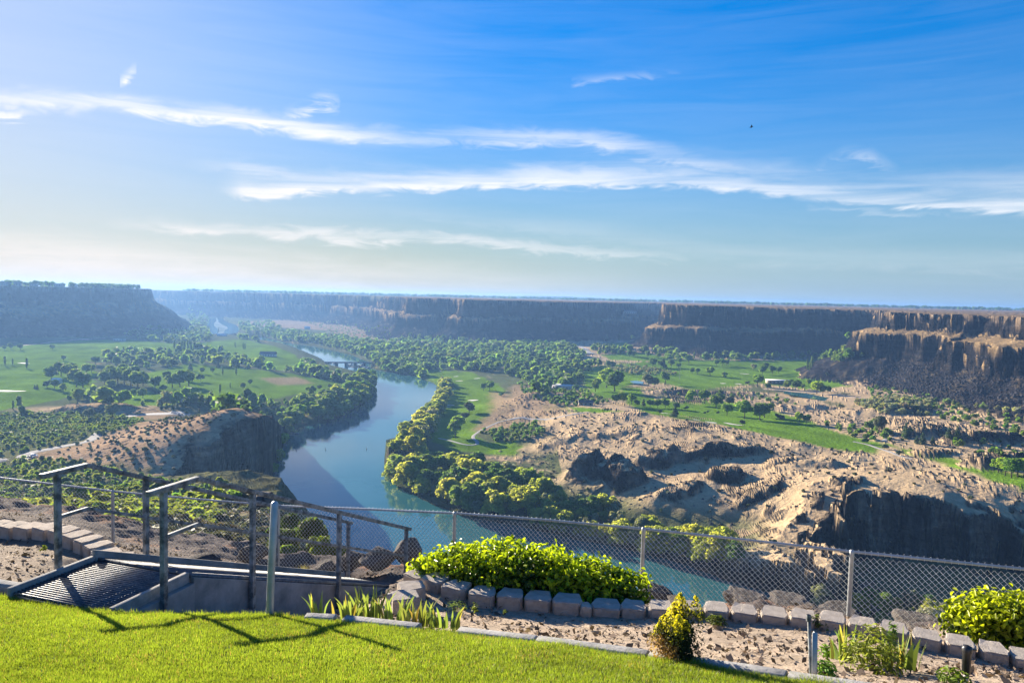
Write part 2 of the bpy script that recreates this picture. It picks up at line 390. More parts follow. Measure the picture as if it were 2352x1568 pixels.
def land(x, y, want=False):
    """height of the land; also masks used for its colours"""
    shp = x.shape
    r = np.hypot(x, y)
    z = floor_z(x, y)
    z = z + fbm(x, y, 90, 4, 1) * 2.2 * sstep(150, 400, r)
    wx = fbm(x, y, 40, 4, 21) * 12; wy = fbm(x, y, 40, 4, 31) * 12
    rock = np.zeros(shp); rock2 = np.zeros(shp)
    dry_k = np.zeros(shp)
    for (px, py, bz, h, a, b, th) in OUT:
        c = at_z(px, py, bz)
        m = (np.abs(x - c[0]) < 3 * (a + b)) & (np.abs(y - c[1]) < 3 * (a + b))
        if not m.any(): continue
        dx = x[m] - c[0] + wx[m] * .8; dy = y[m] - c[1] + wy[m] * .8
        q = np.sqrt(((dx * math.cos(th) + dy * math.sin(th)) / a) ** 2 + ((-dx * math.sin(th) + dy * math.cos(th)) / b) ** 2)
        f = 0.72 * sstep(1.25, 0.72, q) + 0.28 * sstep(2.4, 0.2, q)
        z[m] += h * f
        rock[m] = np.maximum(rock[m], sstep(1.6, 0.9, q) * min(1, h / 9))
        dry_k[m] = np.maximum(dry_k[m], sstep(2.6, 1.2, q))
    for q, P in enumerate(HILL):
        lo = np.min(P, 0) - 40; hi = np.max(P, 0) + 40
        m = (x > lo[0]) & (x < hi[0]) & (y > lo[1]) & (y < hi[1])
        if not m.any(): continue
        xm, ym = x[m], y[m]
        w = sstep(-12, 14, sdist(P, xm, ym) + fbm(xm, ym, 30, 2, 33) * 14)
        w = w * (1 - sstep(-34, -6, sdist(FAIR[0], xm, ym)))
        a = fbm(xm, ym, 34, 3, 35); b = fbm(xm, ym, 12, 2, 36); big = fbm(xm, ym, 110, 2, 37)
        s1 = sstep(.22, .36, a + .25 * b + .5 * big); s2 = sstep(.30, .46, b + .6 * a + .4 * big)
        z[m] += w * (s1 * .7 + a * 2.8 + b * .6)
        rock2[m] = np.maximum(rock2[m], w * np.maximum(s1 * (1 - .9 * sstep(.33, .45, a + .25 * b + .5 * big)), s2 * .9))
    rg = ridged(x, y, 11, 2, 39) - .45
    z += rg * (rock * 2.0 + rock2 * .35)
    rock = np.maximum(rock, rock2)
    # bluffs cut to a lower level
    bl = np.zeros(shp, bool)
    jag = fbm(x, y, 26, 3, 5) * 11 + ridged(x, y, 13, 2, 6) * 4.0
    for poly, low in ((BLUFF_L, -139.0), (BLUFF_R, -136.0)):
        s = sdist(poly, x, y) + jag
        if low > -138:                       # buttresses with sheer left sides
            u = (x + fbm(x, y, 24, 3, 49) * 14 + (y - 385) * .25) / 19.0
            f = u - np.floor(u); am = 5 + 12 * np.abs(np.sin(np.floor(u) * 2.3))
            s = s + am * (f - .45 - .55 * sstep(.86, 1.0, f)) * 1.0
        else: s = s - jag * .45 - 2 + (ridged(x * .7, y * .7, 24, 2, 50) - .4) * 5
        if low < -138: bl = bl | (s > -140)
        drop = 3.5 * sstep(-16, 0, s) + 12 * sstep(0, 3, s) + 14 * sstep(3, 6, s + fbm(x, y, 12, 2, 46) * 5) + 8 * sstep(6, 9, s + fbm(x, y, 14, 3, 47) * 6) + 20 * sstep(9, 13, s + fbm(x, y, 12, 2, 48) * 6) + np.maximum(s - 14, 0) * 0.35
        z = np.where(s > -16, np.maximum(np.minimum(z, low + 0.0 + np.maximum(0, z - low)), z) - np.minimum(drop, np.maximum(z - low, 0)), z)
        rock = np.maximum(rock, sstep(-7, -1, s) * sstep(34, 22, s))
    # river
    s = sdist(RIVER, x, y) + fbm(x, y, 25, 3, 8) * 4
    z = np.where(s > 0, WZ - np.minimum(5, 0.2 + s * 0.4), np.minimum(np.maximum(z, WZ + np.minimum(-s * 0.12, 1.6)), np.where((rock > .3) | bl, 1e3, WZ + 0.3 - s * 0.28)))
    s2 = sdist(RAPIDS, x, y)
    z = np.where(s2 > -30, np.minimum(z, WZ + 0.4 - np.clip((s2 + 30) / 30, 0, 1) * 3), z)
    river = s
    # canyon walls
    jag = fbm(x, y, 160, 4, 9) * 46 + ridged(x, y, 36, 2, 10) * 8 + fbm(x, y, 11.0, 2, 44) * 2.2
    nz = fbm(x, y, 220, 3, 12)
    wall = np.zeros(shp); plate = np.zeros(shp)
    for poly, top0, k in ((RIM_R, -9.0, 0.25), (RIM_L, -1.0, 0.0)):
        s = sdist(poly, x, y) + jag
        t = np.maximum(-s, 0)
        near_t = t < 240
        plate = np.maximum(plate, (s > 0.5) * 1.0)
        if not near_t.any(): continue
        xm, ym, sm, tm = x[near_t], y[near_t], s[near_t], t[near_t]
        lit = sstep(700, 500, np.abs(xm - 780)) * sstep(1500, 1250, ym) if top0 < -5 else 0 * xm
        top = top0 + fbm(xm, ym, 300, 3, 14) * 1.5 + fbm(xm, ym, 45, 3, 18) * 2.2 * sstep(120, 0, sm)
        top = top + (sstep(0, 4000, sm) * 4.0 if top0 < -5 else 4.0 * sstep(0, 900, sm))
        p = rim_profile(tm, top, k + lit * 0.40, nz[near_t], xm, ym, lit)
        if top0 > -5: p = np.maximum(p, top - 30 - tm * .70)
        zb = z[near_t]
        wall[near_t] = np.maximum(wall[near_t], (p > zb) * (sm <= 0.5))
        z[near_t] = np.maximum(zb, p)
    # near slope and overlook ground
    sn = np.interp(np.log(np.maximum(np.hypot(x * 0.35, y), 9)), NS_D, NS_Z)
    sn = sn + fbm(x, y, 14, 4, 15) * np.clip(r - 16, 0, 60) / 60 * 2.6 + fbm(x, y, 60, 3, 16) * np.clip(r - 30, 0, 200) / 200 * 9
    se = sdist(SPUR, x, y) + fbm(x, y, 12, 3, 17) * np.clip(r / 60, 0.1, 1) * 5
    spz = np.where(se > 0, sn, sn + se * 1.5)
    near_m = (y < 620)
    z = np.where(near_m, np.maximum(z, spz), z)
    spur = (spz >= z - 0.01) & near_m
    sp = sdist(NEAR, x, y)
    npz = np.where(sp > 0, -4.6 - 0.22 * np.maximum(y - 9, -6), -5.2 + sp * 2.2)
    z = np.where((r < 70), np.maximum(z, npz - 0.8), z)
    if not want: return z
    return z, dict(rock=rock, wall=wall, plate=plate, river=river, spur=spur, knoll=dry_k, wn=nz)

def hits(pts, dmin=18.0, dmax=9000.0, n=700):
    """where sight lines through picture points meet the land (world points)"""
    pts = np.asarray(pts, float)
    d = np.array([ray(px, py) for px, py in pts])
    t = np.exp(np.linspace(math.log(dmin), math.log(dmax), n))
    X = d[:, 0:1] * t; Y = d[:, 1:2] * t; Z = d[:, 2:3] * t
    H = land(X.ravel(), Y.ravel()).reshape(X.shape)
    below = Z < np.maximum(H, WZ)
    i = np.clip(np.argmax(below, axis=1), 1, n - 1)
    k = np.arange(len(pts))
    hh = np.maximum(H, WZ)
    a = (Z - hh)[k, i - 1]; b = (Z - hh)[k, i]
    f = np.clip(a / np.maximum(a - b, 1e-9), 0, 1)
    tt = t[i - 1] + (t[i] - t[i - 1]) * f
    tt = np.where(below.any(1), tt, dmax)
    return d * tt[:, None]

def wpoly(px_pts):
    """outline measured in the picture -> outline on the ground"""
    P = np.asarray(px_pts, float)
    q = []
    for i in range(len(P)):
        a, b = P[i], P[(i + 1) % len(P)]
        m = max(1, int(np.hypot(*(b - a)) / 25))
        for k in range(m): q.append(a + (b - a) * k / m)
    return hits(q)[:, :2]

def mesh_obj(name, verts, faces, mat=None, parent=None, smooth=False, loc=None):
    me = bpy.data.meshes.new(name)
    verts = np.asarray(verts, np.float32)
    faces = np.asarray(faces, np.int32)
    nv, nf, k = len(verts), len(faces), faces.shape[1]
    me.vertices.add(nv); me.vertices.foreach_set('co', verts.ravel())
    me.loops.add(nf * k); me.loops.foreach_set('vertex_index', faces.ravel())
    me.polygons.add(nf)
    me.polygons.foreach_set('loop_start', np.arange(0, nf * k, k, dtype=np.int32))
    me.polygons.foreach_set('loop_total', np.full(nf, k, np.int32))
    if smooth: me.polygons.foreach_set('use_smooth', np.ones(nf, bool))
    me.update(calc_edges=True)
    if mat is not None: me.materials.append(mat)
    o = bpy.data.objects.new(name, me)
    COL.objects.link(o)
    if parent is not None: o.parent = parent
    if loc is not None: o.location = loc
    return o

def set_col(me, cols, name='Col'):
    a = me.attributes.new(name, 'FLOAT_COLOR', 'POINT')
    c = np.ones((len(cols), 4), np.float32); c[:, :cols.shape[1]] = cols
    a.data.foreach_set('color', c.ravel())

def tag(o, label=None, cat=None, group=None, kind=None):
    if label: o['label'] = label
    if cat: o['category'] = cat
    if group: o['group'] = group
    if kind: o['kind'] = kind
    return o

def empty(name, loc=(0, 0, 0), rz=0.0, label=None, cat=None, group=None):
    o = bpy.data.objects.new(name, None)
    COL.objects.link(o)
    o.location = loc; o.rotation_euler = (0, 0, rz)
    o.empty_display_size = 0.2
    return tag(o, label, cat, group)

def new_mat(name, rough=0.9, spec=0.2):
    m = bpy.data.materials.new(name); m.use_nodes = True
    t = NT(m.node_tree)
    b = t.n['Principled BSDF']
    b.inputs['Roughness'].default_value = rough
    b.inputs['Specular IOR Level'].default_value = spec
    return m, t, b

# ------------------------------------------------------------------ terrain mesh
AZN, RN_DENSE, RN = 1450, 2100, 900
_az = np.linspace(R(-52), R(52), AZN)
_ta = np.tan(_az)
_lr = np.linspace(math.log(15.0), math.log(9400.0), RN_DENSE)
_rd = np.exp(_lr)
def dense_land():
    out = np.empty((AZN, RN_DENSE), np.float32)
    step = 100
    for i in range(0, AZN, step):
        s = _az[i:i + step, None]
        X = np.sin(s) * _rd; Y = np.cos(s) * _rd
        out[i:i + step] = land(X.ravel(), Y.ravel()).reshape(X.shape)
    return out
_H = dense_land()
_scr = _H / _rd
_m = np.abs(np.diff(_scr, axis=1)) * 1.6 + np.diff(_lr)[None, :] * 0.055
for _k in range(3):                                   # even the spacing out between neighbours
    _cs = np.cumsum(np.concatenate([np.repeat(_m[:1], 31, 0), _m, np.repeat(_m[-1:], 30, 0)], 0), 0)
    _m = (_cs[61:] - _cs[:-61]) / 61
    _m = np.concatenate([_m[:1], _m], 0)[:AZN] if len(_m) < AZN else _m[:AZN]
_c = np.concatenate([np.zeros((AZN, 1)), np.cumsum(_m, 1)], 1)
_c /= _c[:, -1:]
_u = np.linspace(0, 1, RN)
_lrr = np.empty((AZN, RN)); _hz = np.empty((AZN, RN))
for i in range(AZN):
    _lrr[i] = np.interp(_u, _c[i], _lr)
    _hz[i] = np.interp(_lrr[i], _lr, _H[i])
_rr = np.exp(_lrr)
TX = np.sin(_az)[:, None] * _rr; TY = np.cos(_az)[:, None] * _rr
tverts = np.stack([TX, TY, _hz], -1).reshape(-1, 3)
_i = np.arange(AZN - 1)[:, None] * RN + np.arange(RN - 1)[None, :]
tfaces = np.stack([_i, _i + 1, _i + RN + 1, _i + RN], -1).reshape(-1, 4)[:, ::-1]

# ------------------------------------------------------------------ what covers the land
GREEN_PX = [  # golf fairways and rough
    [(-40, 800), (60, 792), (180, 782), (300, 780), (420, 790), (560, 778), (600, 790), (560, 800), (420, 806), (300, 806), (200, 830), (220, 860), (200, 900), (150, 915), (60, 930), (-40, 950)],
    [(330, 860), (430, 835), (560, 845), (680, 860), (790, 880), (820, 895), (770, 905), (700, 902), (600, 920), (500, 915), (430, 905), (350, 895)],
    [(540, 780), (620, 792), (680, 815), (700, 845), (640, 850), (560, 825), (500, 815)],
    [(955, 855), (1000, 848), (1080, 855), (1140, 880), (1155, 900), (1150, 930), (1120, 960), (1090, 990), (1110, 1020), (1180, 1015), (1205, 1025), (1180, 1045), (1100, 1040), (1030, 1030), (990, 1010), (985, 960), (1000, 920), (1010, 890)],
    [(1330, 860), (1360, 842), (1440, 835), (1540, 825), (1700, 828), (1860, 826), (1960, 842), (1985, 865), (1960, 885), (1880, 895), (1740, 880), (1600, 895), (1560, 900), (1640, 905), (1480, 870), (1430, 890), (1420, 915), (1380, 915), (1350, 890)],
    [(1425, 890), (1470, 890), (1480, 912), (1560, 915), (1640, 918), (1720, 930), (1800, 950), (1880, 976), (1960, 1004), (2060, 1030), (2200, 1075), (2330, 1120), (2460, 1160), (2460, 1110), (2330, 1085), (2230, 1062), (2150, 1045), (2040, 1020), (2010, 1040), (1900, 1028), (1780, 1002), (1640, 972), (1560, 962), (1490, 948), (1440, 925)],
    [(1385, 790), (1440, 785), (1490, 792), (1470, 803), (1400, 803)],
    [(1380, 815), (1460, 808), (1560, 822), (1500, 830), (1400, 826)],
    [(1240, 930), (1330, 935), (1400, 938), (1440, 945), (1360, 948), (1260, 942)],
    [(210, 905), (340, 900), (420, 915), (400, 930), (300, 930), (240, 920)],
]
GREENS = [wpoly(p) for p in GREEN_PX]
DIRT_PX = [[(560, 738), (650, 735), (850, 742), (900, 752), (780, 760), (640, 752), (540, 748)], [(760, 762), (880, 755), (930, 770), (860, 785), (790, 775)],
           [(600, 868), (680, 866), (720, 880), (640, 885)], [(1130, 900), (1170, 905), (1150, 960), (1110, 990), (1090, 985), (1130, 945)],
           [(280, 948), (330, 942), (420, 945), (470, 955), (380, 965), (300, 960)], [(160, 930), (260, 925), (320, 935), (200, 955)], [(1180, 885), (1240, 880), (1310, 940), (1150, 985)]]
DIRTS = [wpoly(p) for p in DIRT_PX]
LEFT_VEG_PX = [[(-40, 960), (200, 945), (300, 975), (150, 1025), (-40, 1060)], [(-40, 1075), (150, 1060), (330, 1085), (350, 1130), (-40, 1150)]]
VEGS = [wpoly(p) for p in LEFT_VEG_PX]

def cover():
    n = len(tverts); cols = np.zeros((n, 3)); rk = np.zeros(n)
    H = tverts.reshape(AZN, RN, 3)
    # steepness from the mesh itself
    dr = np.linalg.norm(np.diff(H[:, :, :2], axis=1), axis=2) + 1e-6
    sr = np.diff(H[:, :, 2], axis=1) / dr
    sr = np.concatenate([sr, sr[:, -1:]], 1)
    da = np.linalg.norm(np.diff(H[:, :, :2], axis=0), axis=2) + 1e-6
    ga = np.diff(H[:, :, 2], axis=0) - 0
    # remove radial part of the neighbour offset
    rdiff = np.diff(np.hypot(H[:, :, 0], H[:, :, 1]), axis=0)
    ga = (ga - sr[:-1] * rdiff) / (np.hypot(H[:-1, :, 0], H[:-1, :, 1]) * (_az[1] - _az[0]))
    ga = np.concatenate([ga, ga[-1:]], 0)
    steep = np.hypot(sr, np.clip(ga, -6, 6)).ravel()
    step = 200000
    for i in range(0, n, step):
        s = slice(i, i + step)
        x, y, z = tverts[s].T.astype(float)
        _, M = land(x, y, True)
        st = steep[s]
        r = np.hypot(x, y)
        n1 = fbm(x, y, 30, 4, 51); n2 = fbm(x, y, 8, 3, 52); n3 = fbm(x, y, 120, 3, 53)
        dry = np.array([.50, .365, .215]); dry2 = np.array([.37, .255, .16]); scrub = np.array([.105, .115, .055]); green = np.array([.085, .135, .045])
        t = sstep(-.3, .5, n1 + .5 * n2)[:, None]
        # valley floor scrub, dry where it rises
        left = sstep(60, -80, x)
        c = scrub * (1 - .3 * t) + green * .4 * t
        dryness = sstep(-.15, .3, n1 * .8 + n3 * .8 + n2 * .4 + sstep(-126, -110, z) * (x > 0) * .7 - left * .35 - .12)
        dryness = np.maximum(dryness, M['knoll'] * .9)
        dryness = np.where((x > 40) & (y < 820), np.maximum(dryness, sstep(-137, -126, z)), dryness)
        c = c * (1 - dryness[:, None]) + (dry * (1 - .45 * t) + dry2 * .45 * t) * dryness[:, None]
        # the bluff top and its slope
        bs = sdist([(-290, 560), (-170, 540), (-150, 430), (-250, 380), (-360, 480)], x, y)
        f = sstep(-50, 10, bs + n1 * 25)[:, None]
        c = c * (1 - f) + (np.array([.46, .31, .185]) * (1 - .3 * t)) * f
        # green veg patches on the left
        for P in VEGS:
            f = sstep(-14, 6, sdist(P, x, y) + n1 * 18 + n2 * 8)[:, None] * .8
            c = c * (1 - f) + np.array([.10, .13, .045]) * f
        # fairways
        gm = np.zeros(x.shape)
        near_all = (r < 2600)
        for P in GREENS:
            lo = P.min(0) - 30; hi = P.max(0) + 30
            m = near_all & (x > lo[0]) & (x < hi[0]) & (y > lo[1]) & (y < hi[1])
            if m.any(): gm[m] = np.maximum(gm[m], sstep(-5, 3, sdist(P, x[m], y[m]) + n1[m] * 9))
        gm *= sstep(.75, .45, st) * (M['rock'] < .4)
        gcol0 = 1
        stripe = 0.5 + 0.5 * np.tanh(3 * np.sin((x * .9 + y * .25) / 5.5 + n3 * 3))
        gcol = np.array([.125, .225, .018])[None] * (0.86 + .22 * stripe + .35 * n1 + .25 * n3)[:, None]
        lf = (left * .55)[:, None]
        gcol = gcol * (1 - lf) + np.array([.125, .200, .012]) * (1 + .6 * n3 + .4 * n1)[:, None] * lf
        c = c * (1 - gm[:, None]) + gcol * gm[:, None]
        for P in DIRTS:
            f = sstep(-10, 6, sdist(P, x, y) + n1 * 12)[:, None] * .85
            c = c * (1 - f) + np.array([.36, .25, .15]) * (1 - .25 * t) * f
        # plateau tops
        pl = M['plate'][:, None]
        c = c * (1 - pl) + (np.array([.25, .18, .115]) * (1 - .3 * t) + .0) * pl
        pl_l = (M['plate'] * (x < -500) * (y < 4500))[:, None]
        c = c * (1 - pl_l) + np.array([.16, .15, .08]) * pl_l
        # walls, scree
        wl = M['wall'][:, None]
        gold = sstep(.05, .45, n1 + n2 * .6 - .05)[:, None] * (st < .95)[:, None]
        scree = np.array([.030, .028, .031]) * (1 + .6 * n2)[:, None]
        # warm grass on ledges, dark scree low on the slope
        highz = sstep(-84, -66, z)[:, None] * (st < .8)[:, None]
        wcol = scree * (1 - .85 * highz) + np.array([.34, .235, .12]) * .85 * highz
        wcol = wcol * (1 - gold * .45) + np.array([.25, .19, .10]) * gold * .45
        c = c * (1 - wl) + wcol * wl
        # bare rock where steep
        rr = np.maximum(sstep(.75, 1.3, st), M['rock'] * sstep(.30, .65, st + n2 * .35))
        rr = np.maximum(rr, M['rock'] * sstep(.1, .35, n2 + n1 * .5) * .8)
        # stray rock breaking through the dry slopes
        stray = sstep(.22, .42, n2 * .9 + n1 * .45) * dryness * (1 - gm) * (M['plate'] < .5) * .35
        rr = np.maximum(rr, stray)
        lich = sstep(.0, .5, n2)[:, None]
        basalt = np.array([.046, .041, .040]) * (1 - .3 * lich) + np.array([.13, .105, .08]) * .30 * lich
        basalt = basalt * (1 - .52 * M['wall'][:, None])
        basalt = basalt * (1 + .0 * n1[:, None])
        stain = (sstep(-.08, .28, fbm(x, y, 15, 3, 57)) * (1 - M['wall']))[:, None]
        basalt = basalt * (1 - .8 * stain) + np.array([.25, .20, .145]) * .8 * stain
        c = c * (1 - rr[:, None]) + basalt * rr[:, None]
        # near slope: sage and dry earth
        sp = M['spur']
        spc = np.array([.20, .145, .105]) * (1 - .4 * t) + np.array([.11, .125, .06]) * sstep(-.1, .35, n1 + n3)[:, None] * .9
        far_green = sstep(150, 330, r)[:, None]
        spc = spc * (1 - far_green * .6) + np.array([.13, .15, .05]) * far_green * .6
        c = np.where(sp[:, None], spc, c)
        rr = np.where(sp, rr * .3, rr)
        # wet margin
        wet = sstep(-10, 0, M['river'])[:, None] * (z < WZ + 3)[:, None]
        c = c * (1 - wet * .6) + np.array([.06, .065, .04]) * wet * .6
        cols[s] = np.clip(c, .012, .6); rk[s] = np.maximum(rr, M['wall'] * .7)
    return cols, rk, steep

tcols, trock, tsteep = cover()
# break the rock faces up into blocks and ledges
_x, _y, _z = tverts.T.astype(float)
_r = np.hypot(_x, _y)
_am = sstep(.8, 1.6, tsteep) * np.clip(trock, 0, 1) * np.clip(_r / 420, .55, 2.4)
_k = np.where(_am > .02)[0]
_xx, _yy, _zz, _rk = _x[_k], _y[_k], _z[_k], _r[_k]
_s = np.clip(_rk / 700, .55, 1.6)
_n1 = fbm((_xx / 10 + _yy / 16) / _s, _zz / (5.0 * _s), 1.0, 3, 201) + .8 * np.sign(perlin((_xx / 14 - _yy / 19) / _s, _zz / (6.0 * _s), 207)) * np.abs(perlin((_xx / 14 - _yy / 19) / _s, _zz / (6.0 * _s), 207)) ** .5
_n2 = fbm((_yy / 10 - _xx / 16) / _s, _zz / (5.5 * _s), 1.0, 3, 211)
tverts[_k, 0] += _am[_k] * (_xx / _rk * _n1 * 1.5 + _yy / _rk * _n2 * 1.3)
tverts[_k, 1] += _am[_k] * (_yy / _rk * _n1 * 1.5 - _xx / _rk * _n2 * 1.3)

mt, T, B = new_mat('valley_ground', 1.0, 0.0)
at = T.new('ShaderNodeAttribute', attribute_name='Col')
ar = T.new('ShaderNodeAttribute', attribute_name='rock')
geo = T.new('ShaderNodeNewGeometry')
p_ = geo.outputs['Position']
f1 = T.noise(p_, 0.35, 6, 0.6)
f2 = T.noise(p_, 1.7, 4, 0.6)
vv = T.math('MULTIPLY_ADD', f1, 1.1, 0.42)
vv = T.math('MULTIPLY', vv, T.math('MULTIPLY_ADD', f2, 0.7, 0.65))
# jointing and strata of the basalt
mp = T.new('ShaderNodeMapping'); T.l.new(p_, mp.inputs['Vector']); mp.inputs['Scale'].default_value = (0.16, 0.16, 0.055)
f3 = T.noise(mp.outputs[0], 1.0, 6, 0.7, 0.4)
mp2 = T.new('ShaderNodeMapping'); T.l.new(p_, mp2.inputs['Vector']); mp2.inputs['Scale'].default_value = (0.02, 0.02, 0.20)
f4 = T.noise(mp2.outputs[0], 1.0, 5, 0.65, 0.3)
jo = T.math('MULTIPLY', T.ramp(f3, [(0.34, 0.40), (0.52, 0.95), (0.68, 1.5)]), T.ramp(f4, [(0.36, 0.55), (0.56, 0.95), (0.68, 1.7)]))
vr = T.mix(ar.outputs['Fac'], vv, T.math('MULTIPLY', T.math('MULTIPLY_ADD', f1, .8, .6), jo))
T.set(B, 'Base Color', T.mix(1.0, at.outputs['Color'], vr, 'MULTIPLY'))
bm_ = T.new('ShaderNodeBump'); bm_.inputs['Strength'].default_value = 0.8; bm_.inputs['Distance'].default_value = 1.4
hgt = T.math('ADD', T.math('MULTIPLY', f1, 1.0), T.math('MULTIPLY', T.math('MULTIPLY', T.math('ADD', f3, f4), ar.outputs['Fac']), 3.2))
T.l.new(hgt, bm_.inputs['Height']); T.l.new(bm_.outputs[0], B.inputs['Normal'])
terr = mesh_obj('canyon_terrain', tverts, tfaces, mt, smooth=True)
set_col(terr.data, tcols)
a_ = terr.data.attributes.new('rock', 'FLOAT', 'POINT'); a_.data.foreach_set('value', trock.astype(np.float32))
tag(terr, 'rocky canyon with basalt walls, dry grass hills and green fairways', 'terrain', kind='structure')

# river
mw, T, B = new_mat('river_water', 0.06, 0.5)
B.inputs['IOR'].default_value = 1.33
geo = T.new('ShaderNodeNewGeometry')
n1 = T.noise(geo.outputs['Position'], 0.012, 3, 0.5)
T.set(B, 'Base Color', T.mix(T.ramp(n1, [(.35, 0), (.65, 1)]), (.026, .112, .122, 1), (.042, .140, .152, 1)))
b2 = T.new('ShaderNodeBump'); b2.inputs['Strength'].default_value = 0.13; b2.inputs['Distance'].default_value = 0.25
mp = T.new('ShaderNodeMapping'); T.l.new(geo.outputs['Position'], mp.inputs['Vector']); mp.inputs['Scale'].default_value = (1, .7, 1)
T.l.new(T.noise(mp.outputs[0], 0.5, 5, 0.6), b2.inputs['Height']); T.l.new(b2.outputs[0], B.inputs['Normal'])
wat = mesh_obj('river_water', [(-3500, 30, WZ), (1500, 30, WZ), (1500, 5200, WZ), (-3500, 5200, WZ)], [(0, 1, 2, 3)], mw)
mf, T, B = new_mat('foam_glint', 1.0, .0)  # far rapids: foam white, with the bright sky glint painted into the colour
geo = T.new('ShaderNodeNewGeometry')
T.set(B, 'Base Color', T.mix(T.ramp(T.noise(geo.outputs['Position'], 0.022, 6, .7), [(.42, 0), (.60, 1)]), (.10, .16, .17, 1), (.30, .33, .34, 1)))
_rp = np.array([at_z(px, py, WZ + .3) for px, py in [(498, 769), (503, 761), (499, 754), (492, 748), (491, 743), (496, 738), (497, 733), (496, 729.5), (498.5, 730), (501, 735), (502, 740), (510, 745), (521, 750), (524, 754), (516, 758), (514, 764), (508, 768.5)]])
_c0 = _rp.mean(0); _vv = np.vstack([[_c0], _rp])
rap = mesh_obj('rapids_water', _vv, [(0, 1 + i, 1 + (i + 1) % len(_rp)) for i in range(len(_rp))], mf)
tag(rap, 'rapids far upstream between the canyon walls, their bright glint painted white', 'rapids', kind='structure')
tag(wat, 'calm teal green river winding through the canyon', 'river', kind='structure')

# ------------------------------------------------------------------ vegetation
def leaf_mat(name, base, trans=0.45, rnd=0.35, rough=0.7):
    m = bpy.data.materials.new(name); m.use_nodes = True
    t = NT(m.node_tree)
    for n in list(t.n): t.n.remove(n)
    at_ = t.new('ShaderNodeAttribute', attribute_name='Col')
    oi = t.new('ShaderNodeObjectInfo')
    hs_ = t.new('ShaderNodeHueSaturation')
    t.set(hs_, 'Color', t.mix(1.0, (*base, 1), at_.outputs['Color'], 'MULTIPLY'))
    t.set(hs_, 'Value', t.math('MULTIPLY_ADD', oi.outputs['Random'], rnd * 1.6, 1.0 - rnd * .8))
    t.set(hs_, 'Hue', t.math('MULTIPLY_ADD', oi.outputs['Random'], -0.05, 0.52))
    d = t.new('ShaderNodeBsdfPrincipled'); t.set(d, 'Base Color', hs_.outputs[0])
    d.inputs['Roughness'].default_value = rough; d.inputs['Specular IOR Level'].default_value = 0.25
    tr = t.new('ShaderNodeBsdfTranslucent')
    t.set(tr, 'Color', t.mix(1.0, hs_.outputs[0], (1.75, 1.8, .8, 1), 'MULTIPLY'))
    mx = t.new('ShaderNodeMixShader'); mx.inputs[0].default_value = trans
    t.l.new(d.outputs[0], mx.inputs[1]); t.l.new(tr.outputs[0], mx.inputs[2])
    o = t.new('ShaderNodeOutputMaterial'); t.l.new(mx.outputs[0], o.inputs['Surface'])
    return m

def rand_unit(n, g):
    v = g.normal(size=(n, 3)); return v / np.linalg.norm(v, axis=1, keepdims=True)

def cards(pos, nrm, size, g, jit=0.55, asp=1.0):
    """one small leaf-clump face at each position, facing roughly along nrm"""
    n = len(pos)
    nn = nrm + g.normal(size=(n, 3)) * jit
    nn /= np.linalg.norm(nn, axis=1, keepdims=True) + 1e-9
    a = np.cross(nn, rand_unit(n, g)); a /= np.linalg.norm(a, axis=1, keepdims=True) + 1e-9
    b = np.cross(nn, a)
    s = (size * g.uniform(.6, 1.35, n))[:, None]
    bend = nn * s * g.uniform(-.25, .25, n)[:, None]
    V = np.stack([pos - a * s * asp, pos - b * s + bend, pos + a * s * asp, pos + b * s + bend * .4], 1).reshape(-1, 3)
    F = np.arange(n * 4).reshape(-1, 4)
    return V, F

